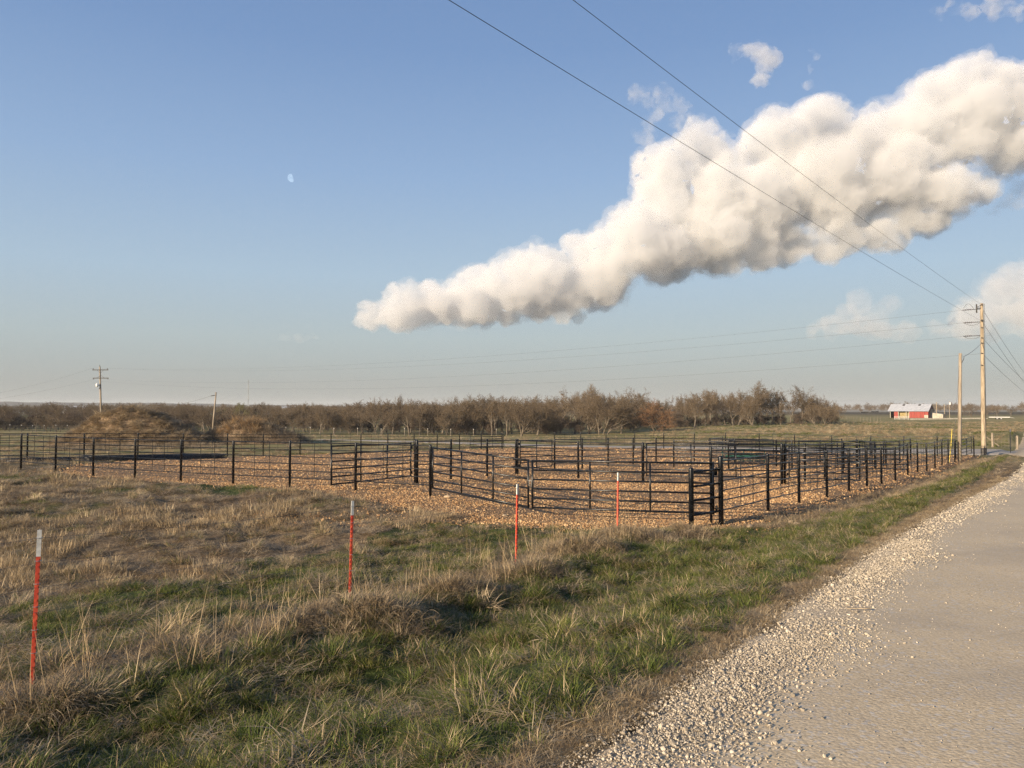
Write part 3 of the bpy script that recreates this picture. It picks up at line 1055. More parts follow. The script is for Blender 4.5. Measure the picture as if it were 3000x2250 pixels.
def scatter(name, X, Y, sc_, coll, label=None, cat=None, lift=0.0, tilt=.12, slopeyaw=None, seed=0, fine=True, flat=1.0):
    """one object of points that instances the prototypes (stuff nobody could count)"""
    r = np.random.default_rng(seed + 77)
    n = len(X)
    Z = G(X, Y, fine) + lift
    me_ = bpy.data.meshes.new(name)
    me_.vertices.add(n)
    me_.vertices.foreach_set('co', np.stack([X, Y, Z], -1).astype(np.float32).ravel())
    rot = np.stack([r.normal(0, tilt, n), r.normal(0, tilt, n), r.random(n) * 6.2832], -1)
    a_ = me_.attributes.new('rot', 'FLOAT_VECTOR', 'POINT')
    a_.data.foreach_set('vector', rot.astype(np.float32).ravel())
    a_ = me_.attributes.new('scl', 'FLOAT', 'POINT')
    a_.data.foreach_set('value', np.broadcast_to(sc_, (n,)).astype(np.float32))
    a_ = me_.attributes.new('pick', 'INT', 'POINT')
    a_.data.foreach_set('value', r.integers(0, len(coll.objects), n).astype(np.int32))
    o = bpy.data.objects.new(name, me_)
    col.objects.link(o)
    ng = bpy.data.node_groups.new(name, 'GeometryNodeTree')
    ng.interface.new_socket('Geometry', in_out='INPUT', socket_type='NodeSocketGeometry')
    ng.interface.new_socket('Geometry', in_out='OUTPUT', socket_type='NodeSocketGeometry')
    N = NT(ng)
    gi, go = N.new('NodeGroupInput'), N.new('NodeGroupOutput')
    ci = N.new('GeometryNodeCollectionInfo')
    ci.inputs['Collection'].default_value = coll
    ci.inputs['Separate Children'].default_value = True
    ci.inputs['Reset Children'].default_value = True
    ip = N.new('GeometryNodeInstanceOnPoints')
    ip.inputs['Pick Instance'].default_value = True

    def named(nm, typ):
        nd = N.new('GeometryNodeInputNamedAttribute', data_type=typ)
        nd.inputs['Name'].default_value = nm
        return nd.outputs['Attribute']
    N.l.new(gi.outputs[0], ip.inputs['Points'])
    N.l.new(ci.outputs[0], ip.inputs['Instance'])
    N.l.new(named('pick', 'INT'), ip.inputs['Instance Index'])
    N.l.new(named('rot', 'FLOAT_VECTOR'), ip.inputs['Rotation'])
    N.l.new(named('scl', 'FLOAT'), ip.inputs['Scale'])
    N.l.new(ip.outputs[0], go.inputs[0])
    md = o.modifiers.new('scatter', 'NODES')
    md.node_group = ng
    o["kind"] = "stuff"
    if label:
        o["label"] = label
    if cat:
        o["category"] = cat
    return o


def frust(r0, r1, dens, seed, half=43):
    """random points in a ring sector in front of the camera, dens per square metre"""
    r = np.random.default_rng(seed)
    area = math.radians(2 * half) / 2 * (r1 ** 2 - r0 ** 2)
    n = int(area * dens)
    rr_ = np.sqrt(r0 ** 2 + r.random(n) * (r1 ** 2 - r0 ** 2))
    a_ = np.radians(r.uniform(-half, half, n))
    return rr_ * np.sin(a_), rr_ * np.cos(a_)


def gather(rings, seed):
    xs, ys = [], []
    for k, (r0, r1, d) in enumerate(rings):
        x, y = frust(r0, r1, d, seed + k)
        xs.append(x)
        ys.append(y)
    x, y = np.concatenate(xs), np.concatenate(ys)
    return x, y


x, y = gather([(2.2, 6, 55), (6, 10, 62), (10, 16, 50), (16, 24, 32), (24, 36, 16), (36, 60, 6)], 900)
e = road_e(x, y)
pd = poly_sd(x, y, PAD)
cv = cover(x, y)
r_ = np.hypot(x, y)
dT = seg_dist(x, y, TL)
dT0 = seg_dist(x, y, TL0)
tl = (-3.89 + .626 * (y - 6.29) - x) * .848
nz = fbm(x, y, .9, 3, 61)
nz2 = fbm(x, y, 3.5, 3, 62)
u1 = rng.random(len(x))
ok = ((e < -.26 + nz * .3 + shoulder(y) * .9) | (e > 6.9)) & (3.0 - seg_dist(x, y, DRIVE) < -.1) & (pd < -.15 + nz * 1.3)
bare = (tl > 3.5) & (nz2 > .07) & (u1 < .72)
ok &= ~bare
grow = 1 + .35 * sstep(r_, 14, 40)
near_e = (e > -.40 + nz * .2 + shoulder(y) * .3)
ridge = (dT0 < .42 + nz * .7)
weedy = (dT < 1.6 + nz2 * 1.2) & (tl < .3) & (y > 17)
kinds = np.full(len(x), -1)
kinds = np.where(ok & near_e, np.where(u1 < .75, 4, 3), kinds)
kinds = np.where(ok & (kinds < 0) & (ridge | weedy), np.where(u1 < .62, 5, np.where(u1 < .85, 3, 4)), kinds)
gsel = (cv > .52 + (u1 - .5) * .25)
field = tl > 0
kinds = np.where(ok & (kinds < 0) & gsel & ~field, np.where(u1 < .30, 1, np.where(u1 < .74, 0, np.where(u1 < .90, 2, 4))), kinds)
kinds = np.where(ok & (kinds < 0) & gsel & field, np.where(u1 < .62, 1, np.where(u1 < .8, 2, 4)), kinds)
kinds = np.where(ok & (kinds < 0) & (cv > .3), np.where(u1 < .5, 2, 4), kinds)
kinds = np.where(ok & (kinds < 0) & field, np.where(nz2 > -.08, np.where(u1 < .28, 7, np.where(u1 < .62, 3, np.where(u1 < .82, 5, 4))), np.where(u1 < .45, 4, np.where(u1 < .65, 3, 5))), kinds)
kinds = np.where(ok & (kinds < 0), np.where(u1 < .5, 3, 4), kinds)
clump = .55 + .85 * np.clip(fbm(x, y, .55, 2, 63) + .35, 0, 1)
for kid, (nm, co_, sc0) in {0: ('verge_grass', P_green, 1.0), 1: ('field_turf', P_short, 1.0), 2: ('mixed_grass', P_mix, .9), 3: ('straw_grass', P_dry, .85),
                            4: ('matted_straw', P_mat, .95), 5: ('thatch_grass', P_thatch, 1.0), 7: ('stubble_grass', P_stub, 1.2)}.items():
    sel = kinds == kid
    sc_ = sc0 * clump[sel] * grow[sel] * rng.uniform(.75, 1.25, sel.sum())
    if kid in (3, 4):
        sc_ = sc_ * np.where(near_e[sel], .62, 1)
    scatter(nm, x[sel], y[sel], sc_, co_, seed=kid)
nm_ = 4200
yy0_ = 1.5 + 26 * rng.random(nm_) ** 1.5
ev = rng.uniform(-.46, -.18, nm_) + shoulder(yy0_)
yy = yy0_
xm, ym_ = .692 * yy - 2.27 + ev * nr_[0], yy + ev * nr_[1]
scatter('roadside_straw', xm, ym_, rng.uniform(.32, .62, nm_), P_road, seed=23, lift=-.005)
# separate domed tussocks standing out of the turf
x2, y2 = gather([(2.4, 9, 5.0), (9, 18, 3.8), (18, 34, 1.6)], 930)
e2 = road_e(x2, y2)
tl2 = (-3.89 + .626 * (y2 - 6.29) - x2) * .848
ok2 = (e2 < -.48) & (poly_sd(x2, y2, PAD) < -.8)
c2 = cover(x2, y2)
k_ = ok2 & (c2 > .45) & (tl2 < 4) & (fbm(x2, y2, 2, 2, 64) > -.14)
scatter('grass_tussocks', x2[k_], y2[k_], rng.uniform(.42, 1.1, k_.sum()) * np.where(tl2[k_] > 0, .8, 1), P_big, seed=21, tilt=.2)
dT2 = seg_dist(x2, y2, TL0)
k_ = ok2 & (e2 < -1.2) & ((dT2 < .9) | ((c2 < .5) & (tl2 < 2)) | ((tl2 > 3) & (rng.random(len(x2)) < .55)))
scatter('dry_grass_tussocks', x2[k_], y2[k_], rng.uniform(.5, 1.2, k_.sum()), P_bigdry, seed=22, tilt=.2)
hx_, hy_ = [], []
for (a_, b_, c_, d_) in HUMM:
    n_ = int(95 * c_ * c_ * 3.14) + 20
    hx_.append(a_ + rng.normal(0, c_ * .55, n_))
    hy_.append(b_ + rng.normal(0, c_ * .55, n_))
hx_, hy_ = np.concatenate(hx_), np.concatenate(hy_)
scatter('hummock_thatch', hx_, hy_, rng.uniform(.7, 1.15, len(hx_)), P_thatch, seed=24, tilt=.35)
# tall seed stems along the wire fence
x, y = gather([(4, 24, 8)], 950)
d_ = seg_dist(x, y, TL0)
tl_ = (-3.89 + .626 * (y - 6.29) - x) * .848
k_ = ((d_ < .9) & (rng.random(len(x)) < .55)) | ((tl_ > .5) & (tl_ < 2.2) & (y < 13) & (rng.random(len(x)) < .06))
k_ &= poly_sd(x, y, PAD) < -.2
scatter('seed_stem_grass', x[k_], y[k_], rng.uniform(.6, 1.15, k_.sum()), P_stem, seed=20)

# loose creek gravel: real stones on the pad where it is near, and spilled past its edge
xs, ys, ss_ = [], [], []
for (r0, r1, dn, sz) in ((16, 22, 260, .030), (22, 30, 150, .037), (30, 42, 60, .048), (42, 80, 12, .07)):
    x, y = frust(r0, r1, dn, int(960 + r0), 40)
    pdn = poly_sd(x, y, PAD) + fbm(x, y, 1.4, 3, 71) * 1.6
    k_ = (pdn > -.1) | ((pdn > -1.3) & (rng.random(len(x)) < .16))
    k_ &= road_e(x, y) < -.5
    k_ &= (fbm(x, y, 1.8, 3, 72) > -.04) | (rng.random(len(x)) < .25)
    xs.append(x[k_]); ys.append(y[k_]); ss_.append(sz * rng.lognormal(-.1, .38, k_.sum()))
# the tongue of gravel in the grass before the gates, and the spill beside the lane fence
for (cx, cy, rx, ry, n) in ((-1.8, 18.0, 3.4, .55, 1100), (9.6, 21.0, 1.0, .8, 500), (8.2, 19.8, 1.3, .6, 320), (-5.6, 18.6, 1.6, .3, 160)):
    xs.append(cx + rng.normal(0, rx, n) * .6); ys.append(cy + rng.normal(0, ry, n) * .6); ss_.append(.042 * rng.lognormal(-.1, .4, n))
X3, Y3, S3 = map(np.concatenate, (xs, ys, ss_))
inpad = sstep(poly_sd(X3, Y3, PAD), -.3, .3)
scatter('loose_creek_gravel', X3, Y3, S3, P_pad, lift=.012 + .012 * inpad, tilt=.5, seed=30, fine=True)
# loose limestone chips on the road side, thinning towards the wheel track
xs, ys, ss_ = [], [], []
for (y0, y1, dn, sz) in ((1.5, 6.5, 2600, .0105), (6.5, 12, 1100, .0135), (12, 22, 240, .018), (22, 40, 50, .025)):
    n = int((y1 - y0) * 1.8 * dn)
    yy = rng.uniform(y0, y1, n)
    ev = -.27 + np.abs(rng.normal(.44, .24, n)) * (1 + .45 * fbm(yy, yy * 0, 1.3, 3, 75)) + shoulder(yy)
    xs.append(.692 * yy - 2.27 + ev * nr_[0]); ys.append(yy + ev * nr_[1]); ss_.append(sz * rng.lognormal(-.15, .50, n))
    n = int((y1 - y0) * 5 * dn * .03)
    ev = rng.uniform(-.5, 6.3, n)
    yy = rng.uniform(y0, y1 + 3, n)
    xs.append(.692 * yy - 2.27 + ev * nr_[0]); ys.append(yy + ev * nr_[1]); ss_.append(sz * .8 * rng.lognormal(-.15, .35, n))
X3, Y3, S3 = map(np.concatenate, (xs, ys, ss_))
scatter('loose_road_gravel', X3, Y3, S3, P_chip, lift=.004, tilt=.6, seed=31, fine=False)


# ------------------------------------------------------------------ black pipe fences of the corral
def line_pts(pxs, a, b):
    """posts seen at photo columns pxs on the straight line X = a + b*Y"""
    out = []
    for p in pxs:
        Y = a / (p_slope(p) - b)
        out.append((a + b * Y, Y))
    return out


def p_slope(px):
    return (px - 1500) / F * (1 / (math.cos(PITCH)))


def pipe_fence(label, pts, h=1.5, rails=6, rods=2, rp=.041, rr=.0165, lo=.33, group='black pipe fences of the corral', cat='fence', skip=(), hs=None, rail_out=0.0, noposts=()):
    x0, y0 = pts[0]
    root = empty('pipe_fence', (x0, y0, g1(x0, y0)), label, cat, group)
    tops = []
    for i, (x, y) in enumerate(pts):
        z = g1(x, y)
        hh = h if hs is None else hs[i]
        tops.append(z)
        if i in noposts:
            continue
        MB().post((x + random.uniform(-.01, .01), y, z), hh + random.uniform(-.012, .02), rp).build('post', M['black_pipe'], root, True)
    for i in range(len(pts) - 1):
        if i in skip:
            continue
        a, b = Vector((*pts[i], tops[i])), Vector((*pts[i + 1], tops[i + 1]))
        mb = MB()
        zs = [lo + (h - .045 - lo) * k / (rails - 1) for k in range(rails)]
        for k, zz in enumerate(zs):
            mb.tube([a + Vector((0, 0, zz)), (a + b) / 2 + Vector((0, 0, zz - .004)), b + Vector((0, 0, zz))], rr * (1.15 if k == rails - 1 else 1), 6, False)
        for k in range(rods):
            t = (k + 1) / (rods + 1) + (.05 if k == 0 else -.02)
            p = a.lerp(b, t)
            mb.tube([p + Vector((0, 0, zs[0])), p + Vector((0, 0, zs[-1]))], rr * .6, 5, False)
        mb.build('rail_panel', M['black_rail'], root, True)
    return root


def gate(label, p0, p1, h0=.26, h1=1.40, rails=6, ups=3, rr=.024, group='black pipe gates of the corral', latch=True, cat='gate', lift=(0, 0)):
    z0, z1 = g1(*p0) + lift[0], g1(*p1) + lift[1]
    a, b = Vector((*p0, z0)), Vector((*p1, z1))
    root = empty('pipe_gate', a, label, cat, group)
    up = Vector((0, 0, 1))
    mb = MB()
    for k in (0, rails - 1):
        zz = h0 + (h1 - h0) * k / (rails - 1)
        mb.tube([a + up * zz, b + up * zz], rr, 8)
    for p in (a, b):
        mb.tube([p + up * (h0 - rr), p + up * (h1 + rr)], rr * 1.05, 8)
    mb.build('gate_frame', M['black_rail'], root, True)
    for k in range(1, rails - 1):
        zz = h0 + (h1 - h0) * k / (rails - 1)
        MB().tube([a + up * zz, b + up * zz], rr * .92, 8).build('rail', M['black_rail'], root, True)
    for k in range(1, ups):
        p = a.lerp(b, k / ups)
        MB().tube([p + up * h0, p + up * h1], rr * .95, 8).build('upright', M['black_rail'], root, True)
    d = (b - a).normalized()
    for zz in (h0 + .12, h1 - .14):
        mb = MB()
        mb.tube([a + up * zz - d * .09, a + up * zz + d * .02], rr * .8, 6)
        mb.tube([a + up * (zz - .05) - d * .07, a + up * (zz + .05) - d * .07], rr * 1.2, 6)
        mb.build('hinge', M['black_rail'], root, True)
    if latch:
        m_ = (h0 + h1) / 2 + .08
        mb = MB()
        for k in range(7):
            mb.tube([b + up * (m_ - .02 * k) + d * (.02 + .010 * (k % 2)), b + up * (m_ - .02 * k - .02) + d * (.02 + .010 * ((k + 1) % 2))], .006, 5)
        mb.tube([b + up * m_ - d * .06, b + up * m_ + d * .07], .008, 5)
        mb.build('latch_chain', M['steel'], root, True)
    return root


def LP(pxs, a, b):
    # line X = a + b Y, seen at slope s = X/Y  ->  Y = a / (s - b)
    return [(a + b * (a / (s_ - b)), a / (s_ - b)) for s_ in [(p - 1500) / F for p in pxs]]


FFp = [(-28.4, 36.9), (-25.8, 35.4), (-23.2, 33.95)] + LP([66, 166, 276, 399, 533, 686.5, 851.5, 1043, 1261], 36.5, -1.757)
FFp = [(36.5 - 1.757 * y_, y_) for _, y_ in FFp]
pipe_fence('long front run of black pipe fence left of the open gates, facing the wire fence', FFp)
RP = [(4.78, 17.6)] + LP([2248, 2338, 2418, 2484, 2536, 2579, 2619, 2655.5, 2685, 2712, 2736, 2757, 2775, 2794], -8.21, .741)
pipe_fence('black pipe fence beside the road, running from the man pass to the utility poles', RP, hs=[1.55] + [1.5] * 14)
LPp = [(-28.4, 36.9)] + LP([83, 248.5, 406, 539, 668, 773, 880.6, 971, 1058, 1137, 1213.6, 1281.5, 1346.5, 1410, 1471], -55.8, .742)
pipe_fence('far left run of black pipe fence in front of the brush mounds', LPp)
BPp = [(103.4 / (1.301 + (p - 1500) / F) * ((p - 1500) / F), 103.4 / (1.301 + (p - 1500) / F)) for p in [1624, 1701, 1775, 1859, 1944, 2033, 2125, 2222.6, 2326.5, 2434.5, 2549, 2646, 2743.5, 2850]]
pipe_fence('back run of black pipe fence between the corral and the green slope', BPp)
F1p = [(-3.41 + .62 * (y_ - 27.1), y_) for y_ in [27.1, 28.9, 31.0, 33.0, 35.8, 38.2, 40.8, 43.7, 46.7]]
pipe_fence('heavier inner pipe fence leading from the front pens towards the back of the corral', F1p, rp=.044, rr=.019, rods=0, rails=5, h=1.52, lo=.36, skip=(3,))
F3p = [(-10.19 + .708 * y_, y_) for y_ in [28.8, 31.1, 33.8, 36.6, 39.2, 43.0, 45.8, 49.8, 53.5]]
pipe_fence('inner pipe fence that makes the narrow alley beside the road side fence', F3p, rp=.046, rr=.017, rods=1, rails=6, h=1.52)
pipe_fence('cross fence of black pipe behind the front pen', [(.17, 33.0), (2.67, 31.0), (5.0, 29.5)], rp=.042, rr=.022, rods=0, rails=5, h=1.5)
pipe_fence('cross fence of black pipe in the middle pens, right of the gate opening', [(8.6, 40.9), (11.1, 39.5), (14.3, 39.3), (17.5, 39.0)], rp=.040, rr=.020, rods=0, rails=6, h=1.46)
pipe_fence('cross fence of black pipe in the rearmost pens', [(8.74, 46.7), (11.1, 46.9), (13.4, 46.3), (16.4, 46.1), (19.4, 45.9), (22.1, 45.8)], rp=.040, rr=.018, rods=1, rails=6, h=1.5)
pipe_fence('slanting inner fence of black pipe that narrows towards the loading corner', [(11.1, 39.5), (14.9, 43.4), (17.6, 47.2), (20.4, 51.0), (23.4, 54.6)], rp=.042, rr=.018, rods=1, rails=6, h=1.5)
pipe_fence('short pen divider of black pipe near the back fence', [(15.6, 57.0), (13.4, 52.0), (13.4, 46.3)], rp=.040, rr=.018, rods=1, rails=6, h=1.46)
pipe_fence('low pen divider of black pipe beside the loading corner', [(20.4, 51.0), (23.2, 49.6), (25.2, 50.0)], rp=.040, rr=.018, rods=1, rails=6, h=1.46)
gate('black pipe gate hung on the left front corner post, chained to its twin', (-2.27, 22.05), (.40, 18.95))
gate('black pipe gate hung beside the man pass, closed against its twin', (4.60, 17.62), (.50, 18.86), lift=(0, 0))
gate('black pipe gate standing open inside the front fence, left of the double posts', (-3.55, 27.0), (-5.38, 22.95))
gate('long black pipe gate closing the second pen behind the front gates', (5.15, 29.45), (10.1, 28.85), h0=.26, h1=1.48, rr=.023)
gate('short black pipe gate across the mouth of the roadside alley', (10.4, 28.9), (12.9, 28.6), ups=2)
gate('black pipe gate across the middle of the roadside alley', (15.85, 36.75), (18.7, 36.35), ups=2)
gate('black pipe gate filling the gap in the heavier inner fence', (.35, 33.15), (1.85, 35.6), h1=1.45, ups=2)
gate('black pipe gate beside the back corner post near the tall utility pole', (28.65, 49.7), (32.6, 54.6), h1=1.36)
gate('black pipe gate between the middle pens and the loading corner', (17.7, 39.2), (20.2, 42.9), h1=1.42)
gate('black pipe gate in the opening of the back fence behind the middle pens', (13.4, 52.2), (17.4, 51.2), h1=1.42)
gate('black pipe gate at the rear of the left hand pen by the back opening', (-.8, 73.9), (-3.9, 71.6), h1=1.42)

# the man pass: two thick posts joined by four rungs
ax, ay = 3.95, 17.0
root = empty('man_pass', (ax, ay, g1(ax, ay)), 'narrow man pass of two thick black posts and four rungs at the front corner', 'man pass')
za, zb = g1(ax, ay), g1(*RP[0])
MB().post((ax, ay, za), 1.36, .057, 16).build('post', M['black_pipe'], root, True)
MB().post((RP[0][0] - .03, RP[0][1] - .06, zb), 1.58, .056, 16).build('post', M['black_pipe'], root, True)
for hz in (1.25, .93, .62, .30):
    MB().tube([(ax, ay, za + hz), (RP[0][0], RP[0][1] - .05, zb + hz + .03)], .026, 10).build('rung', M['black_pipe'], root, True)
# double post where the inner fence meets the front fence, and the latch post by the man pass
for lab, (x, y), h_, r_ in (('slim black latch post carrying a box catch beside the man pass', (4.58, 17.75), 1.78, .030), ('thick black post standing just inside the front fence by the open gate', (-3.32, 26.9), 1.52, .055),
                            ('thick black post at the start of the roadside alley', (10.05, 28.7), 1.54, .055), ('thick black post in the middle of the cross fence behind the front pen', (5.02, 29.55), 1.53, .055),
                            ('thick black corner post beside the opening in the back fence', (-.95, 74.0), 1.5, .055), ('thick black post half way down the roadside alley', (13.75, 33.8), 1.54, .055)):
    o = empty('fence_post', (x, y, g1(x, y)), lab, 'post', 'single heavy posts in the corral')
    MB().post((x, y, g1(x, y)), h_, r_, 14).build('pipe', M['black_pipe'], o, True)
    if 'catch' in lab:
        MB().box((x + .09, y, g1(x, y) + 1.18), (.11, .05, .13)).build('box_catch', M['black_rail'], o)

# spare panels lying in two flat stacks inside the far left fence
for lab, (pa, pb), n in (('flat stack of spare black fence panels lying against the left end of the gravel', ((-26.2, 39.6), (-22.4, 42.2)), 3),
                         ('taller flat stack of spare black fence panels lying at the back edge of the gravel', ((-22.3, 40.6), (-17.8, 47.4)), 5)):
    a, b = Vector((*pa, g1(*pa))), Vector((*pb, g1(*pb)))
    o = empty('panel_stack', a, lab, 'stack', 'stacks of spare fence panels')
    d = (b - a).normalized()
    w_ = Vector((-d.y, d.x, 0))
    for k in range(n):
        mb = MB()
        off = w_ * random.uniform(-.15, .15) + d * random.uniform(-.4, .4) + Vector((0, 0, .05 + .055 * k))
        for j in range(6):
            q0 = w_ * (j * .24 - .6)
            mb.tube([a + off + q0, b + off + q0], .020, 6)
        for t_ in (0, .33, .66, 1):
            p = a.lerp(b, t_) + off
            mb.tube([p - w_ * .62, p + w_ * .62], .020, 6)
        mb.build('spare_panel', M['black_rail'], o, True)

o = empty('loading_gate', (14.6, 48.6, g1(14.6, 48.6)), 'dark green sheeted steel gate standing low among the rear pens', 'gate')
MB().box((14.6, 48.6, g1(14.6, 48.6) + .36), (2.2, .04, .22), az=-.1).build('sheet_panel', M['green_metal'], o)
mb = MB()
for z_ in (.16, .56, .82):
    mb.tube([(13.3, 48.7, g1(13.3, 48.7) + z_), (15.9, 48.45, g1(15.9, 48.45) + z_)], .022, 8)
for x_ in (13.3, 14.6, 15.9):
    mb.tube([(x_, 48.7 - (x_ - 13.3) * .1, g1(x_, 48.6)), (x_, 48.7 - (x_ - 13.3) * .1, g1(x_, 48.6) + .84)], .024, 8)
mb.build('gate_frame', M['green_metal'], o, True)


# ------------------------------------------------------------------ the red steel posts with their wires
def t_post(p, h, parent, tipc=.2, lean=(.012, 0), yaw=.5):
    """T section: flange, web, studs; white top; wire clips"""
    p = Vector(p)
    up = Vector((lean[0], lean[1], 1)).normalized()
    ux = Vector((math.cos(yaw), math.sin(yaw), 0))
    ux = (ux - up * ux.dot(up)).normalized()
    uy = up.cross(ux)
    sink = .3

    def part(z0, z1, grow=0.0):
        mb = MB()
        zc, L = (z0 + z1) / 2, z1 - z0
        mb.box(p + up * zc, (.031 + grow, .005 + grow, L), (ux, uy, up))
        mb.box(p + up * zc + uy * .0165, (.006 + grow, .028, L), (ux, uy, up))
        if grow == 0:
            z = max(z0, 0) + .04
            while z < z1 - .02:
                mb.box(p + up * z - uy * .006, (.016, .009, .016), (ux, uy, up))
                z += .054
        return mb
    post = part(-sink, h - tipc).build('steel_post', M['red_post'], parent)
    part(h - tipc, h, .0016).build('white_tip', M['white_tip'], post)
    return post, p, up, ux, uy


TP = [(-6.6, 2.6, 1.30), (-3.89, 6.29, 1.31), (-1.89, 9.0, 1.31), (.07, 12.45, 1.33), (2.18, 15.9, 1.36)]
root = empty('wire_fence', (TP[1][0], TP[1][1], g1(*TP[1][:2])), 'barbed wire fence on red steel posts with white tips in the foreground grass', 'wire fence')
tops = []
PZ = [g1(-6.6, 2.6) - .05] + [at(1500, b_, Y_).z for b_, Y_ in ((2030, 6.29), (1800, 9.0), (1662, 12.45), (1579, 15.9))]
for i, (x, y, h_) in enumerate(TP):
    z = PZ[i]
    post, p, up, ux, uy = t_post((x, y, z), h_, root, .215 if i == 1 else .165, lean=(.030 - .004 * i, .01), yaw=.45 + .1 * i)
    tops.append((p, up, h_))
    mb = MB()
    for k in range(6):
        zz = h_ - .065 - k * .185
        c_ = p + up * zz
        mb.tube([c_ - ux * .025 - uy * .008, c_ - uy * .014, c_ + ux * .025 - uy * .008, c_ + ux * .02 + uy * .02, c_ - ux * .022 + uy * .014], .0022, 5)
    mb.build('wire_clip', M['steel'], post)
ends = [Vector((3.95, 17.0, g1(3.95, 17.0)))]
for k in range(5):
    mb = MB()
    pts = []
    for (p, up, h_) in tops:
        pts.append(p + up * (h_ - .065 - k * .2) - Vector((0, .012, 0)))
    pts.append(ends[0] + Vector((0, 0, 1.18 - k * .2)))
    for a, b in zip(pts[:-1], pts[1:]):
        mid = [a.lerp(b, t) - Vector((0, 0, .03 * 4 * t * (1 - t))) for t in (0, .25, .5, .75, 1)]
        mb.tube(mid, .0016, 4, False)
        n_ = int((b - a).length / .13)
        for j in range(1, n_):
            t = j / n_
            c_ = a.lerp(b, t) - Vector((0, 0, .03 * 4 * t * (1 - t)))
            mb.tube([c_ + Vector((-.009, 0, .012)), c_ + Vector((.009, 0, -.012))], .0011, 3, False)
    mb.build('barbed_wire', M['wire'], root)


def simple_wire_fence(label, pts, h, mat, tip=True, rp=.022, wires=4, rw=.006, stays=0.0, group=None, thickposts=()):
    x0, y0 = pts[0]
    root = empty('wire_fence', (x0, y0, g1(x0, y0)), label, 'wire fence', group)
    zz = [g1(x, y) for x, y in pts]
    for i, ((x, y), z) in enumerate(zip(pts, zz)):
        hh = h * random.uniform(.94, 1.06)
        r = rp if i not in thickposts else .09
        lean = random.uniform(-.03, .03)
        p_ = MB().tube([(x, y, z - .2), (x + lean, y, z + hh)], r, 6).build('steel_post' if i not in thickposts else 'wood_post', mat if i not in thickposts else M['post_old'], root)
        if tip:
            MB().tube([(x + lean * .8, y, z + hh - .16), (x + lean, y, z + hh + .01)], r * 1.15, 6).build('white_tip', M['white_tip'], p_)
    mb = MB()
    for k in range(wires):
        f_ = .2 + .75 * k / max(1, wires - 1)
        for (a, za_), (b, zb_) in zip(zip(pts[:-1], zz[:-1]), zip(pts[1:], zz[1:])):
            mb.tube([(*a, za_ + h * f_), (*b, zb_ + h * f_)], rw, 4, False)
    mb.build('fence_wires', M['wire'], root)
    if stays:
        mb = MB()
        for (a, za_), (b, zb_) in zip(zip(pts[:-1], zz[:-1]), zip(pts[1:], zz[1:])):
            n_ = max(1, int(math.dist(a, b) / stays))
            for j in range(n_):
                t = (j + .5) / n_
                x, y, z = a[0] + (b[0] - a[0]) * t, a[1] + (b[1] - a[1]) * t, za_ + (zb_ - za_) * t
                mb.tube([(x, y, z + h * .05), (x, y, z + h * .97)], rw * 1.1, 4, False)
        mb.build('woven_wire', M['wire'], root)
    return root


def interp_line(p0, p1, step):
    n_ = max(2, int(math.dist(p0, p1) / step))
    return [(p0[0] + (p1[0] - p0[0]) * k / n_, p0[1] + (p1[1] - p0[1]) * k / n_) for k in range(n_ + 1)]


simple_wire_fence('distant wire fence with pale tipped posts in front of the left hand woods', interp_line((-116, 148), (-74, 143), 2.3), 1.35, M['iron'], rp=.035, rw=.008)
simple_wire_fence('distant wire fence with pale tipped posts in front of the middle woods', interp_line((-50, 140), (-3, 146), 4.2), 1.35, M['post_old'], rp=.05, rw=.008)
simple_wire_fence('distant wire fence of thin pale posts on the grass ridge left of the barn', interp_line((66, 182), (94, 196), 1.25), 1.35, M['post_old'], tip=False, rp=.03, rw=.008)
simple_wire_fence('brown woven wire fence with a braced wooden corner beyond the driveway', interp_line((40.6, 65.0), (66, 72), 2.6), 1.15, M['post_old'], tip=False, rp=.035, rw=.006, wires=6, stays=.33, thickposts=(0, 1))
mb = MB()
o = empty('brace_post', (40.0, 65.0, g1(40, 65)), 'weathered wooden brace posts leaning together at the corner beyond the driveway', 'post')
MB().tube([(40.0, 65.0, g1(40, 65) - .2), (39.9, 65, g1(40, 65) + 1.15)], .085, 8).build('wood_post', M['post_old'], o)
MB().tube([(39.95, 65.0, g1(40, 65) + .95), (41.2, 65.1, g1(41, 65) + .1)], .05, 6).build('brace', M['post_old'], o)
z_ = g1(37.3, 57.6)
o = empty('steel_stake', (37.3, 57.6, z_), 'lone rusty steel stake with a white tip beside the tall utility pole', 'stake')
st = MB().tube([(37.3, 57.6, z_ - .2), (37.32, 57.6, z_ + 1.75)], .03, 6).build('steel_post', M['post_old'], o)
MB().tube([(37.315, 57.6, z_ + 1.55), (37.32, 57.6, z_ + 1.78)], .034, 6).build('white_tip', M['white_tip'], st)


# ------------------------------------------------------------------ poles and wires
def wire(label, p0, p1, sag, r=.012, n=28, group='overhead power wires', cat='wire'):
    p0, p1 = Vector(p0), Vector(p1)
    pts = [p0.lerp(p1, k / n) - Vector((0, 0, sag * 4 * (k / n) * (1 - k / n))) for k in range(n + 1)]
    o = MB().tube(pts, r, 5, False).build('power_wire', M['cable'], None, True)
    return tag(o, label, cat, group)


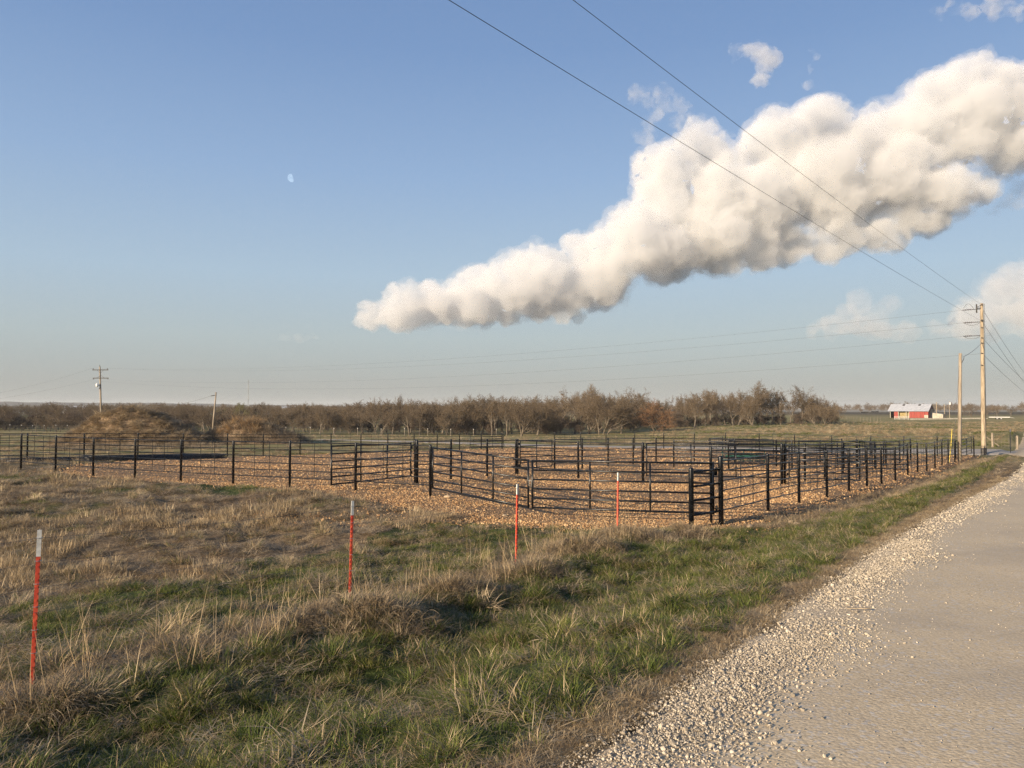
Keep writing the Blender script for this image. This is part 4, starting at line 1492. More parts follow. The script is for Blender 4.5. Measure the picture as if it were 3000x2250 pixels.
bp = Vector((34.75, 56.7, g1(34.75, 56.7)))
top = at(2876, 889, 56.7)
root = empty('utility_pole', bp, 'tall new looking pale wooden utility pole by the driveway mouth', 'utility pole')
n_ = 14
pl = [bp.lerp(top, k / n_) - Vector((0, 0, .3 if k == 0 else 0)) for k in range(n_ + 1)]
pole = MB().tube(pl, [.165 - .058 * k / n_ for k in range(n_ + 1)], 16).build('pole_shaft', M['pole_new'], root, True)
MB().tube([bp + Vector((0, 0, -.1)), bp + Vector((0, 0, .45))], [.20, .193], 12).build('tar_band', M['iron'], pole)
lefts = {}
for nm, py_, ln in (('a', 905, 1.2), ('b', 943, 1.15), ('c', 983, 1.15)):
    c_ = at(2875, py_, 56.7)
    d = (at(290, 1082, 130) - c_).normalized()
    mb = MB()
    mb.tube([c_, c_ + d * ln], .028, 6)
    for k in range(4):
        mb.tube([c_ + d * (ln * (.55 + k * .1)), c_ + d * (ln * (.55 + k * .1) + .035)], .06, 8)
    mb.build('strain_insulator', M['iron'], root, True)
    lefts[nm] = c_ + d * ln
    jb = MB()
    e1 = c_ + d * ln
    pts = [e1.lerp(c_, t) - Vector((0, 0, .22 * 4 * t * (1 - t))) if nm != 'a' else e1.lerp(c_, t * .6) + Vector((0, 0, .45 * 4 * t * (1 - t))) for t in [k / 8 for k in range(9)]]
    jb.tube(pts, .014, 5).build('jumper_wire', M['cable'], root)
c_ = at(2861, 900, 56.6)
mb = MB().tube([c_ + Vector((0, 0, .22)), c_ - Vector((0, 0, .42))], .05, 8)
mb.tube([c_ - Vector((0, 0, .08)), at(2876, 902, 56.65)], .028, 6)
mb.tube([c_ - Vector((0, 0, .02)), at(2876, 893, 56.65)], .022, 6)
mb.build('fuse_cutout', M['iron'], root, True)
for py_ in (893, 939, 990, 1035, 1005, 960, 1070):
    c_ = at(2877, py_, 56.7 - .13)
    MB().tube([c_ + Vector((-.07, 0, .02)), c_ + Vector((.0, -.035, 0)), c_ + Vector((.07, 0, -.02))], .035 if py_ != 939 else .075, 7).build('bolt_bracket', M['iron'], root)
MB().tube([at(2884, 890, 56.7) , at(2885, 1010, 56.7), at(2888, 1200, 56.7), at(2889, 1325, 56.7)], .018, 5).build('ground_conduit', M['cable'], root)

b2 = Vector((29.05, 50.0, g1(29.05, 50.0)))
t2 = at(2813.5, 1035, 50.0)
root = empty('utility_pole', b2, 'shorter weathered utility pole standing against the roadside pipe fence', 'utility pole')
MB().tube([b2 - Vector((0, 0, .3)), b2.lerp(t2, .5), t2], [.125, .112, .095], 14).build('pole_shaft', M['pole_old'], root, True)
MB().tube([t2 + Vector((.02, -.10, -.1)), t2 + Vector((-.02, -.10, -2.2)), b2.lerp(t2, .1) + Vector((0, -.13, 0))], .016, 5).build('ground_conduit', M['cable'], root)
MB().tube([t2 + Vector((-.1, -.05, -.9)), t2 + Vector((.15, -.05, -.45)), t2 + Vector((.24, 0, -.28))], .02, 6).build('guy_bracket', M['iron'], root)

lb = at(298, 1248, 130)
lb.z = g1(lb.x, lb.y)
lt = at(292.5, 1074, 130)
root = empty('utility_pole', lb, 'far utility pole with two crossarms and a small transformer above the brush mound', 'utility pole')
MB().tube([lb - Vector((0, 0, .3)), lb.lerp(lt, .5), lt], [.17, .145, .12], 10).build('pole_shaft', M['pole_old'], root, True)
arms = []
for pyc, xl, xr in ((1084, 271, 317), (1108, 272, 318)):
    a, b = at(xl, pyc, 129.85), at(xr, pyc - .5, 129.85)
    mb = MB().box((a + b) / 2, ((b - a).length, .12, .13))
    arm = mb.build('crossarm', M['crossarm'], root)
    c_ = (a + b) / 2
    mb = MB()
    for s_ in (-1, 1):
        sg = -.55 if pyc < 1100 else .5
        mb.tube([c_ + Vector((s_ * .6, 0, 0)), c_ + Vector((0, 0, sg))], .022, 5)
    mb.build('arm_brace', M['iron'], arm)
    for px_c in (xl + 2, xr - 2):
        q0 = at(px_c, pyc - 1, 129.85)
        sg = 1 if pyc < 1100 else -1
        MB().tube([q0, q0 + Vector((0, 0, .12 * sg)), q0 + Vector((0, 0, .28 * sg))], [.035, .06, .03], 7).build('insulator', M['iron'], arm, True)
        arms.append(q0 + Vector((0, 0, .28 * sg)))
MB().tube([lt - Vector((0, 0, .05)), lt + Vector((-.05, 0, .3))], [.05, .03], 6).build('insulator', M['iron'], root)
c_ = at(284.5, 1128.5, 129.6)
MB().tube([c_ - Vector((0, 0, .28)), c_ - Vector((0, 0, .24)), c_ + Vector((0, 0, .22)), c_ + Vector((0, 0, .3))], [.12, .2, .2, .1], 12).build('transformer', M['tank'], root, True)
MB().tube([c_ + Vector((0, 0, 0)), at(296, 1129, 129.9)], .05, 6).tube([at(290, 1140, 129.8), at(294, 1134, 129.9)], .05, 6).build('bracket', M['iron'], root)

wire('upper overhead wire crossing the sky from the top of the tall pole', at(2876, 893, 56.6), Vector((-14.9, -6.5, 9.45)), .30, .0062)
wire('lower overhead wire crossing the sky over the corral gates', at(2876, 941, 56.6), Vector((-15.4, -6.5, 8.15)), .22, .0062)
for nm, lab, q, dy in (('a', 'topmost of the wires running left from the tall pole to the far crossarms', arms[0], 0), ('b', 'second wire running left from the tall pole to the far crossarms', arms[1], 0), ('c', 'third wire running left from the tall pole to the far crossarms', arms[3], 0)):
    wire(lab, lefts[nm], q, 1.7, .0075, 40)
wire('lowest long wire running left past the short pole', at(2876, 1036, 56.6), at(294, 1117, 130), 1.9, .0075, 40)
for k, (py0, x1, py1) in enumerate(((905, 3000, 1080), (943, 3010, 1122), (990, 3010, 1112), (1036, 3005, 1140))):
    a, b = at(2878, py0, 56.7), at(x1, py1, 96.0)
    b = a + (b - a) * 1.9
    wire('%s of the four wires leaving the tall pole to the right' % ('topmost', 'second', 'third', 'lowest')[k], a, b, .5, .012)
wire('short slack wire from the short pole up to the tall pole', t2 + Vector((.15, 0, -.25)), at(2876, 1005, 56.6), .1, .014)
wire('near invisible service wire running left from the far crossarms', arms[2], at(-260, 1190, 160), 1.0, .012)
wire('upper wire running left out of sight from the far crossarms', arms[0], at(-300, 1178, 160), 1.6, .014)
wire('down guy of the short pole that ends at the yellow marker', t2 + Vector((-.05, 0, -.4)), (28.2, 49.3, g1(28.2, 49.3)), .02, .008)

# yellow guy marker
ym = at(2781, 1354, 49.4)
ym.z = g1(ym.x, ym.y)
yt = at(2789, 1257, 49.4)
o = empty('guy_marker', ym, 'tall yellow plastic marker leaning beside the short utility pole', 'marker')
MB().tube([ym, ym.lerp(yt, .5) + Vector((.02, 0, 0)), yt], [.017, .017, .015], 8).build('marker_sleeve', M['yellow'], o, True)
MB().tube([ym - Vector((0, 0, .1)), ym + Vector((0, 0, .18))], .012, 6).build('anchor_rod', M['steel'], o)

# short pole behind the mounds, with a stub arm and its wire
sp_ = at(621, 1246, 120)
sp_.z = g1(sp_.x, sp_.y)
st_ = at(633, 1149, 120)
o = empty('service_pole', sp_, 'short leaning service pole between the two brush mounds', 'service pole')
MB().tube([sp_ - Vector((0, 0, .3)), st_], [.13, .105], 10).build('pole_shaft', M['pole_old'], o, True)
MB().tube([at(618, 1160, 119.8), at(629, 1158, 119.8)], .06, 7).build('splice_sleeve', M['iron'], o, True)
wire('single sagging wire running left from the short leaning service pole', at(618, 1160, 119.8), at(380, 1186, 150), .9, .02, cat='wire')

# radio mast
mb0 = at(727, 1200, 700)
mt0 = at(727, 1113, 700)
root = empty('radio_mast', (mb0.x, mb0.y, g1(mb0.x, mb0.y)), 'thin red and white radio mast on the hazy horizon', 'mast')
zb = g1(mb0.x, mb0.y)
for k in range(7):
    z0, z1 = zb + (mt0.z - zb) * k / 7, zb + (mt0.z - zb) * (k + 1) / 7
    mb = MB()
    for a_ in range(3):
        x, y = mb0.x + .35 * math.cos(a_ * 2.09), mb0.y + .35 * math.sin(a_ * 2.09)
        mb.tube([(x, y, z0), (x, y, z1)], .09, 4)
    for j in range(5):
        za_, zb_ = z0 + (z1 - z0) * j / 5, z0 + (z1 - z0) * (j + 1) / 5
        mb.tube([(mb0.x - .3, mb0.y, za_), (mb0.x + .3, mb0.y, zb_)], .05, 3)
    mb.build('mast_section', M['white_paint'] if k % 2 else M['steel'], root)


# ------------------------------------------------------------------ the red barn and what stands round it
BY = 330.0
bl = at(2608, 1224, BY)
zb = g1(bl.x + 8, bl.y)
az = math.atan2(bl.x, bl.y)
dv, rv = Vector((math.sin(az), math.cos(az), 0)), Vector((math.cos(az), -math.sin(az), 0))
ph = R(17)
Lx = rv * math.cos(ph) - dv * math.sin(ph)
Wx = dv * math.cos(ph) + rv * math.sin(ph)
O = Vector((bl.x, bl.y, zb))
BL, BW, EH, RH = 15.0, 8.4, 3.15, 5.85


def B(l, w, z):
    return O + Lx * l + Wx * w + Vector((0, 0, z))


axs = (Lx, Wx, Vector((0, 0, 1)))
barn = empty('barn', O, 'faded red wooden barn with a pale metal roof on the far pasture', 'barn')


def bbox(l0, l1, w0, w1, z0, z1):
    return MB().box(B((l0 + l1) / 2, (w0 + w1) / 2, (z0 + z1) / 2), (l1 - l0, w1 - w0, z1 - z0), axs)


bbox(1.6, 3.3, -.08, .08, -.5, EH).build('wall', M['barn_red'], barn)
bbox(7.6, BL - .1, -.08, .08, -.5, EH).build('wall', M['barn_red'], barn)
bbox(0, BL, BW - .1, BW, -.5, EH).build('wall', M['barn_dark'], barn)
bbox(0, .1, 0, BW, -.5, EH).build('wall', M['barn_dark'], barn)
MB().poly([B(BL - .1, 0, -.5), B(BL - .1, BW, -.5), B(BL - .1, BW, EH), B(BL - .1, BW / 2, RH - .1), B(BL - .1, 0, EH)]).poly([B(BL - .2, 0, -.5), B(BL - .2, 0, EH), B(BL - .2, BW / 2, RH - .1), B(BL - .2, BW, EH), B(BL - .2, BW, -.5)]).build('gable_wall', M['barn_dark'], barn)
MB().poly([B(.1, 0, EH), B(.1, BW, EH), B(.1, BW / 2, RH - .1)]).build('gable_wall', M['barn_dark'], barn)
bbox(1.9, 7.4, 1.2, 4.0, -.4, 2.2).build('hay_stack', M['hay'], barn)
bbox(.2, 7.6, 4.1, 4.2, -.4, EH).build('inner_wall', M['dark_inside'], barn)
for l_ in (0.1, 3.3, 6.4, 7.5):
    bbox(l_ - .1, l_ + .1, -.12, .1, -.5, EH).build('support_post', M['whitewash'], barn)
sl = math.hypot(BW / 2, RH - EH)
for sgn in (0, 1):
    mb = MB()
    e0, e1 = (-.55, BW / 2) if sgn == 0 else (BW + .55, BW / 2)
    ze = EH - .55 * (RH - EH) / (BW / 2)
    for (la, lb_) in ((-.9, BL + .2),):
        mb.poly([B(la, e0, ze + .05), B(lb_, e0, ze + .05), B(lb_, e1, RH + .05), B(la, e1, RH + .05)])
        mb.poly([B(la, e0, ze - .03), B(la, e1, RH - .03), B(lb_, e1, RH - .03), B(lb_, e0, ze - .03)])
    mb.build('roof', M['barn_metal'], barn)
for l_ in (4.0, 10.2):
    w0, w1 = BW / 2 - 1.2, BW / 2 - .25
    zz = lambda w_: EH + (RH - EH) * w_ / (BW / 2) + .11
    MB().poly([B(l_, w0, zz(w0)), B(l_ + 1.0, w0, zz(w0)), B(l_ + 1.0, w1, zz(w1)), B(l_, w1, zz(w1))]).build('roof_hatch', M['iron'], barn)
bbox(BL - .09, BL - .02, BW * .35, BW * .98, -.3, EH + .6).build('sliding_door', M['post_old'], barn)
bbox(BL - 1.6, BL - .2, -.16, -.10, -.3, 1.3).build('white_sheet', M['whitewash'], barn)

sh = at(2732, 1233, 300)
zs_ = g1(sh.x, sh.y)
shed = empty('shed', (sh.x, sh.y, zs_), 'small leaning whitewashed shed just right of the red barn', 'shed')
S = Vector((sh.x, sh.y, zs_))
MB().poly([S + rv * 0 + Vector((0, 0, 2.2)), S + rv * 3.6 + Vector((0, 0, 1.7)), S + rv * 3.6 - Vector((0, 0, .3)), S - Vector((0, 0, .3))][::-1]).build('wall', M['whitewash'], shed)
MB().poly([S + rv * 3.6 + Vector((0, 0, 1.7)), S + rv * 4.9 + dv * 2.6 + Vector((0, 0, 1.6)), S + rv * 4.9 + dv * 2.6 - Vector((0, 0, .3)), S + rv * 3.6 - Vector((0, 0, .3))][::-1]).build('side_wall', M['post_old'], shed)
MB().poly([S - rv * .3 - dv * .2 + Vector((0, 0, 2.33)), S + rv * 3.9 - dv * .2 + Vector((0, 0, 1.78)), S + rv * 5.1 + dv * 2.8 + Vector((0, 0, 1.7)), S + rv * .9 + dv * 2.8 + Vector((0, 0, 2.25))]).build('roof', M['barn_metal'], shed)
for lab, px_c, pt, pb, Yd, r_, tr in (('pale slim pole just right of the red barn', 2743.5, 1178, 1222, 320, .16, 0), ('middle slim pole of the three behind the whitewashed shed', 2767, 1184, 1224, 330, .13, 0), ('rightmost slim pole behind the whitewashed shed, with a small transformer', 2782, 1175, 1230, 300, .12, 1)):
    a, b = at(px_c, pb, Yd), at(px_c, pt, Yd)
    a.z = g1(a.x, a.y)
    o = empty('service_pole', a, lab, 'pole', 'slim poles by the barn')
    MB().tube([a, b], [r_, r_ * .8], 8).build('pole_shaft', M['pole_new'] if not tr else M['post_old'], o)
    if tr:
        q0 = at(px_c + 1.5, 1186, Yd - .3)
        MB().tube([q0, q0 + Vector((0, 0, .9))], .25, 8).build('transformer', M['tank'], o)
# white pipe gate, feed bunk, trailer
gp = at(2621, 1236, 262)
root = empty('farm_gate', (gp.x, gp.y, g1(gp.x, gp.y)), 'white tubular farm gate standing in front of the red barn', 'gate')
gz = g1(gp.x, gp.y)
for z_ in (.25, .55, .85, 1.15):
    MB().tube([Vector((gp.x, gp.y, gz + z_)), Vector((gp.x, gp.y, gz + z_)) + rv * 4.3], .055, 6).build('rail', M['white_paint'], root)
for t_ in (0, 1.4, 2.9, 4.3):
    MB().tube([Vector((gp.x, gp.y, gz)) + rv * t_, Vector((gp.x, gp.y, gz + 1.2)) + rv * t_], .055, 6).build('upright', M['white_paint'], root)
fb0, fb1 = at(2672, 1237, 255), at(2893, 1236, 262)
for v in (fb0, fb1):
    v.z = g1(v.x, v.y)
root = empty('feed_bunk', fb0, 'long pale concrete feed bunk lying low on the pasture right of the barn', 'feed bunk')
d = (fb1 - fb0)
L_ = d.length
d.normalize()
w_ = Vector((-d.y, d.x, 0)).normalized()
mb = MB()
mb.box((fb0 + fb1) / 2 + Vector((0, 0, .22)), (L_, .1, .34), (d, w_, d.cross(w_)))
mb.box((fb0 + fb1) / 2 + w_ * .8 + Vector((0, 0, .26)), (L_, .1, .42), (d, w_, d.cross(w_)))
mb.box((fb0 + fb1) / 2 + w_ * .4 + Vector((0, 0, .10)), (L_, .7, .08), (d, w_, d.cross(w_)))
mb.build('trough', M['whitewash'], root)
tp = at(2897, 1236, 250)
tz = g1(tp.x, tp.y)
root = empty('flatbed_trailer', (tp.x, tp.y, tz), 'white flatbed trailer parked at the right end of the feed bunk', 'trailer')
T0 = Vector((tp.x, tp.y, tz))
MB().box(T0 + rv * 2.9 + Vector((0, 0, .75)), (5.8, 2.0, .28), (rv, dv, Vector((0, 0, 1)))).build('bed', M['white_paint'], root)
MB().tube([T0 + rv * 5.8 + Vector((0, 0, .7)), T0 + rv * 7.0 + Vector((0, 0, .45))], .06, 6).build('drawbar', M['white_paint'], root)
for t_ in (2.2, 3.3):
    for w__ in (-1.05, 1.05):
        wh = MB().tube([T0 + rv * t_ + dv * (w__ - .1) + Vector((0, 0, .32)), T0 + rv * t_ + dv * (w__ + .1) + Vector((0, 0, .32))], .34, 14).build('wheel', M['iron'], root)
        MB().tube([T0 + rv * t_ + dv * (w__ - .12) + Vector((0, 0, .32)), T0 + rv * t_ + dv * (w__ + .12) + Vector((0, 0, .32))], .16, 10).build('rim', M['white_paint'], wh)

# low stock shelter and a few black cattle on the skyline pasture
c0 = at(2530, 1211, 560)
zc = g1(c0.x, c0.y)
root = empty('stock_shelter', (c0.x, c0.y, zc), 'low stock shelter with a pale sloping roof on the skyline left of the barn', 'shelter')
C0 = Vector((c0.x, c0.y, zc))
MB().poly([C0 + rv * -2.2 + Vector((0, 0, .9)), C0 + rv * 3.6 + Vector((0, 0, 1.9)), C0 + rv * 3.9 + dv * 3 + Vector((0, 0, 2.0)), C0 + rv * -1.9 + dv * 3 + Vector((0, 0, 1.0))]).build('roof', M['whitewash'], root)
MB().box(C0 + rv * .8 + dv * 2.6 + Vector((0, 0, .6)), (5, .2, 1.2), (rv, dv, Vector((0, 0, 1)))).build('back_wall', M['dark_inside'], root)


def cow():
    """grazing cow built as one skin-like body of tapered tubes"""
    mb = MB()
    mb.tube([(-.95, 0, 1.12), (-.8, 0, 1.05), (-.4, 0, .98), (.2, 0, .96), (.65, 0, 1.0), (.95, 0, 1.05), (1.15, 0, 1.0)], [.14, .32, .37, .38, .36, .24, .17], 10)
    mb.tube([(1.05, 0, 1.0), (1.35, 0, .7), (1.5, 0, .42), (1.58, 0, .2), (1.62, 0, .08)], [.2, .15, .13, .11, .07], 8)
    for x in (-.7, .7):
        for y in (-.2, .2):
            k = -.08 if x < 0 else .04
            mb.tube([(x, y, .95), (x + k * 1.6, y, .55), (x, y, .3), (x, y, 0)], [.16, .09, .06, .06], 6)
    mb.tube([(-.98, 0, 1.15), (-1.08, 0, .8), (-1.06, 0, .4)], [.03, .025, .05], 5)
    for y in (-.16, .16):
        mb.tube([(1.46, y * .4, .52), (1.40, y, .56)], [.05, .02], 4)
    return mb


cows = [(2555, 1210, 600, 'left black cow of the grazing group on the skyline pasture'), (2561, 1210, 590, 'middle black cow of the grazing group on the skyline pasture'),
        (2569, 1210, 610, 'right black cow of the grazing group on the skyline pasture'), (2449, 1211, 560, 'lone black cow grazing at the right end of the tree line')]
first = None
for (px_c, py_c, Yd, lab) in cows:
    c0 = at(px_c, py_c, Yd)
    if first is None:
        first = cow().build('cow', M['cow'], None, True)
        o = first
    else:
        o = first.copy()
        col.objects.link(o)
    o.location = (c0.x, c0.y, g1(c0.x, c0.y))
    o.rotation_euler = (0, 0, random.uniform(-.4, .4))
    o.scale = (1.1,) * 3
    tag(o, lab, 'cow', 'cattle on the skyline')
# hamlet of pale farm buildings far off on the left
for k, (px_c, w__, h_, dep, lab) in enumerate(((204, 7, 3.0, 640, 'leftmost pale farm building in the far left valley'), (216, 11, 3.6, 650, 'middle pale farm building in the far left valley'), (232, 14, 3.2, 660, 'rightmost pale farm building in the far left valley'),
                                               (752, 22, 1.6, 640, 'long low white building under the radio mast'), (850, 9, 3.0, 520, 'small white building among the woods right of the radio mast'))):
    c0 = at(px_c, 1199, dep)
    z_ = CAMZ + (1195 - (1199 if k < 3 else 1200)) / F * dep - .8
    root = empty('farm_building', (c0.x, c0.y, z_), lab, 'building', 'far farm buildings')
    C0 = Vector((c0.x, c0.y, z_))
    MB().box(C0 + Vector((0, 0, h_ * .3 - 2)), (w__, 7, h_ * .6 + 4)).build('wall', M['white_paint'], root)
    mb = MB()
    mb.poly([C0 + Vector((-w__ / 2 - .4, -3.9, h_ * .6)), C0 + Vector((w__ / 2 + .4, -3.9, h_ * .6)), C0 + Vector((w__ / 2 + .4, 0, h_)), C0 + Vector((-w__ / 2 - .4, 0, h_))])
    mb.poly([C0 + Vector((-w__ / 2 - .4, 0, h_)), C0 + Vector((w__ / 2 + .4, 0, h_)), C0 + Vector((w__ / 2 + .4, 3.9, h_ * .6)), C0 + Vector((-w__ / 2 - .4, 3.9, h_ * .6))])
    mb.build('roof', M['barn_metal'], root)


# ------------------------------------------------------------------ bare winter trees
def ribbons(segs, w0, w1, rnd, mat, name):
    """segs: list of (p, q, weight) thin tapered slivers, two crossed faces each"""
    P = np.array([s_[0] for s_ in segs], float)
    Qv = np.array([s_[1] for s_ in segs], float)
    wv_ = np.array([s_[2] for s_ in segs], float)[:, None]
    D = Qv - P
    D /= np.linalg.norm(D, axis=1, keepdims=True) + 1e-9
    A_ = np.cross(D, rnd.normal(size=D.shape))
    A_ /= np.linalg.norm(A_, axis=1, keepdims=True) + 1e-9
    v = np.stack([P - A_ * w0 * wv_ / 2, P + A_ * w0 * wv_ / 2, Qv + A_ * w1 * wv_ / 2, Qv - A_ * w1 * wv_ / 2], 1).reshape(-1, 3)
    fq = np.arange(len(v)).reshape(-1, 4)
    tint = np.repeat(rnd.random(len(segs)), 4)
    return np_mesh(name, v, fq, mat, {'tint': tint}, False, link=False)


def tree_proto(seed, H=9.0, spread=1.0, upright=.5, forks=1, mat='twig', twigs=1.0, clear=.22, multi=1, tw=.042):
    r = random.Random(seed)
    rn = np.random.default_rng(seed)
    mb = MB()
    seg = []

    def rv3(d, ang_):
        a = d.orthogonal().normalized()
        b = d.cross(a)
        t = r.uniform(0, 6.283)
        return (d * math.cos(ang_) + (a * math.cos(t) + b * math.sin(t)) * math.sin(ang_)).normalized()

    def grow(p, d, L, rad_, lvl):
        n_ = 5 if lvl < 2 else 4 if lvl == 2 else 3
        pts, rs = [p.copy()], [rad_]
        dirs = []
        for k in range(n_):
            d = (d + Vector((r.gauss(0, 1), r.gauss(0, 1), r.gauss(0, 1))) * (.11 + .05 * lvl) + Vector((0, 0, .10 * upright * (1 if lvl else 0)))).normalized()
            p = p + d * (L / n_)
            if p.z < .35:
                p.z = .35
                d.z = abs(d.z)
            pts.append(p.copy())
            rs.append(rad_ * (1 - .75 * (k + 1) / n_))
            dirs.append(d.copy())
        if lvl <= 2:
            mb.tube(pts, rs, 7 if lvl == 0 else 5 if lvl == 1 else 3, False)
        else:
            for a, b in zip(pts[:-1], pts[1:]):
                seg.append((a, b, 1.0 if lvl == 3 else .62))
        if lvl >= 5:
            return
        cnt = {0: r.randint(6, 9), 1: r.randint(5, 7), 2: r.randint(4, 6), 3: int(r.randint(4, 5) * twigs), 4: int(r.randint(2, 4) * twigs)}[lvl]
        lo = clear if lvl == 0 else .18
        for j in range(cnt):
            t = lo + (1 - lo) * (j + r.random() * .8) / cnt
            t = min(t, .99)
            k = min(int(t * n_), n_ - 1)
            q = pts[k].lerp(pts[k + 1], t * n_ - k)
            a_ = r.uniform(.45, 1.0) * (1.15 - .35 * upright) * (spread if lvl < 2 else 1)
            nl = L * {0: .58, 1: .62, 2: .60, 3: .60, 4: .65}[lvl] * r.uniform(.7, 1.15) * (1.12 - .45 * t)
            if lvl == 0:
                nl = H * .42 * r.uniform(.75, 1.15) * (1.15 - .5 * t)
            grow(q, rv3(dirs[k], a_), nl, max(rs[k] * .62, .01), lvl + 1)
        if lvl >= 1 and lvl < 4:
            grow(pts[-1], dirs[-1], L * .5, rs[-1], lvl + 1)

    for m_ in range(multi):
        d0 = Vector((r.gauss(0, .10 + .22 * (multi > 1)), r.gauss(0, .10 + .22 * (multi > 1)), 1)).normalized()
        base = Vector((r.gauss(0, .3), r.gauss(0, .3), -.3)) if multi > 1 else Vector((0, 0, -.3))
        grow(base, d0, H * .62, H * .022 * (1 if multi == 1 else .7), 0)
    me_ = bpy.data.meshes.new('trunk')
    me_.from_pydata(mb.v, [], mb.f)
    me_.materials.append(M['bark'])
    me_.polygons.foreach_set('use_smooth', [True] * len(me_.polygons))
    crown = ribbons(seg, tw, tw * .45, rn, M[mat], 'crown').data
    zmax = max(v.z for v in mb.v)
    zmax = max([zmax] + [s_[1].z for s_ in seg])
    return me_, crown, zmax


PR = {
    'round': [tree_proto(s_, upright=.55, spread=1.0, clear=.36) for s_ in (1, 2, 3, 4)],
    'tall': [tree_proto(s_, upright=.9, spread=.75, clear=.42) for s_ in (11, 12, 13)],
    'multi': [tree_proto(s_, upright=.7, spread=.8, multi=3, clear=.15, twigs=.8) for s_ in (21, 22)],
    'oak': [tree_proto(s_, upright=.22, spread=1.2, clear=.34, twigs=1.1) for s_ in (31, 32)],
    'red': [tree_proto(41, upright=.35, spread=1.1, clear=.12, mat='twig_red', twigs=1.35, multi=2)],
    'olive': [tree_proto(51, upright=.6, spread=.9, clear=.2, mat='twig_olive', twigs=1.3)],
    'brush': [tree_proto(s_, H=5, upright=.5, spread=1.0, clear=.06, mat='twig_dark', multi=3, twigs=.9, tw=.03) for s_ in (61, 62)],
}
LEFT_AT = {}


def place_tree(px_c, top, dep, kind, label, group, wf=1.0, cat='tree', name='bare_tree', yaw=None, sinkz=0.0):
    protos = PR[kind]
    me_t, me_c, zm = protos[random.randrange(len(protos))]
    p = at(px_c, 1200, dep)
    z = g1(p.x, p.y) - sinkz
    hgt = (at(px_c, top, dep).z - z) * (1.07 if dep < 250 else 1)
    sc_ = max(.2, hgt / zm)
    o = empty(name, (p.x, p.y, z), label, cat, group)
    o.scale = (sc_ * wf, sc_ * wf, sc_)
    o.rotation_euler = (0, 0, random.uniform(0, 6.28) if yaw is None else yaw)
    for nm, md in (('trunk', me_t), ('crown', me_c)):
        c_ = bpy.data.objects.new(nm, md)
        col.objects.link(c_)
        c_.parent = o
    return o


special = [
    (1682, 1131, 158, 'round', 'tallest dark many branched tree of the middle woods, left of the reddish tree', 1.15),
    (1925, 1170, 149, 'red', 'reddish brown bushy tree with a wide crown in front of the grey wood', 1.6),
    (1485, 1160, 150, 'tall', 'pale Y shaped tree standing at the edge of the field in the middle woods', 1.0),
    (1172, 1159, 170, 'tall', 'slim tree with a ball shaped top rising above the left part of the middle woods', .55),
    (672, 1182, 190, 'olive', 'olive tinged budding tree behind the short leaning service pole', 1.5),
    (1855, 1139, 175, 'round', 'pale tall tree behind and left of the reddish tree', 1.05),
    (2082, 1141, 175, 'tall', 'high tree on the left of the right hand clump, with a paired crown', 1.05),
    (2192, 1119, 178, 'oak', 'broadest and tallest tree of the right hand clump', 1.15),
    (2262, 1137, 180, 'round', 'light topped tree just right of the tallest tree of the right hand clump', .85),
    (2345, 1133, 178, 'round', 'tall rounded tree with faint green tips near the right end of the clump', 1.0),
    (2398, 1158, 176, 'round', 'medium spreading tree next to last at the right end of the clump', 1.0),
    (2435, 1178, 174, 'oak', 'small low tree that ends the clump on the right, over the pasture', .85),
    (2286, 1172, 168, 'tall', 'slender pale trunked tree in front of the right hand clump', .8),
    (2035, 1156, 165, 'round', 'bright leaning trunked tree between the reddish tree and the right hand clump', 1.05),
    (2849, 1178, 290, 'oak', 'wide bare tree between the two utility poles, beyond the pasture', 1.35),
    (2922, 1185, 320, 'round', 'rounded bare tree just right of the tall utility pole, with a fallen limb', 1.35),
    (2892, 1192, 330, 'round', 'smaller bare tree half hidden by the tall utility pole', 1.2),
    (2962, 1190, 345, 'round', 'bare tree between the rounded one and the right edge of the view', 1.3),
    (3000, 1178, 360, 'oak', 'dark bare tree cut by the right edge of the view', 1.3),
    (2662, 1174, 430, 'round', 'bare tree whose crown shows above the barn roof', 1.1),
    (160, 1179, 190, 'round', 'dark rounded tree rising above the left hand woods near the far pole', 1.3),
    (20, 1190, 165, 'round', 'dark bare tree at the left edge of the view', 1.4),
    (848, 1184, 330, 'oak', 'far twin topped tree on the skyline, left of its small companion', 1.0),
    (868, 1186, 335, 'oak', 'far round topped companion tree on the skyline, right of the twin topped one', .9),
]
for (a_, b_, c_, d_, lab, w_) in special:
    place_tree(a_, b_, c_, d_, lab, None, w_)
prof_x = [-80, 0, 60, 130, 200, 280, 330, 420, 560, 620, 720, 840, 940, 1040, 1120, 1200, 1260, 1320, 1400, 1480, 1540, 1600, 1720, 1800, 1850, 1900, 1990, 2040, 2140, 2240, 2300, 2400, 2450]
prof_y = [1195, 1200, 1215, 1205, 1195, 1200, 1210, 1190, 1192, 1200, 1200, 1195, 1192, 1188, 1178, 1175, 1180, 1172, 1166, 1166, 1168, 1160, 1150, 1160, 1152, 1168, 1170, 1158, 1150, 1152, 1155, 1175, 1192]
groups = ((-100, 230, 'bare brown tree in the left hand woods beyond the wire fence', 'trees of the left hand woods'),
          (230, 880, 'bare brown tree in the woods behind the two brush mounds', 'trees behind the brush mounds'),
          (880, 1300, 'bare grey brown tree in the left part of the middle woods', 'trees in the left part of the middle woods'),
          (1300, 1700, 'bare grey brown tree crowding the centre of the wood line', 'trees in the centre of the wood line'),
          (1700, 2010, 'bare tree crowding round the reddish tree', 'trees round the reddish tree'),
          (2010, 2460, 'bare understorey tree of the clump on the green slope', 'understorey trees of the right hand clump'))
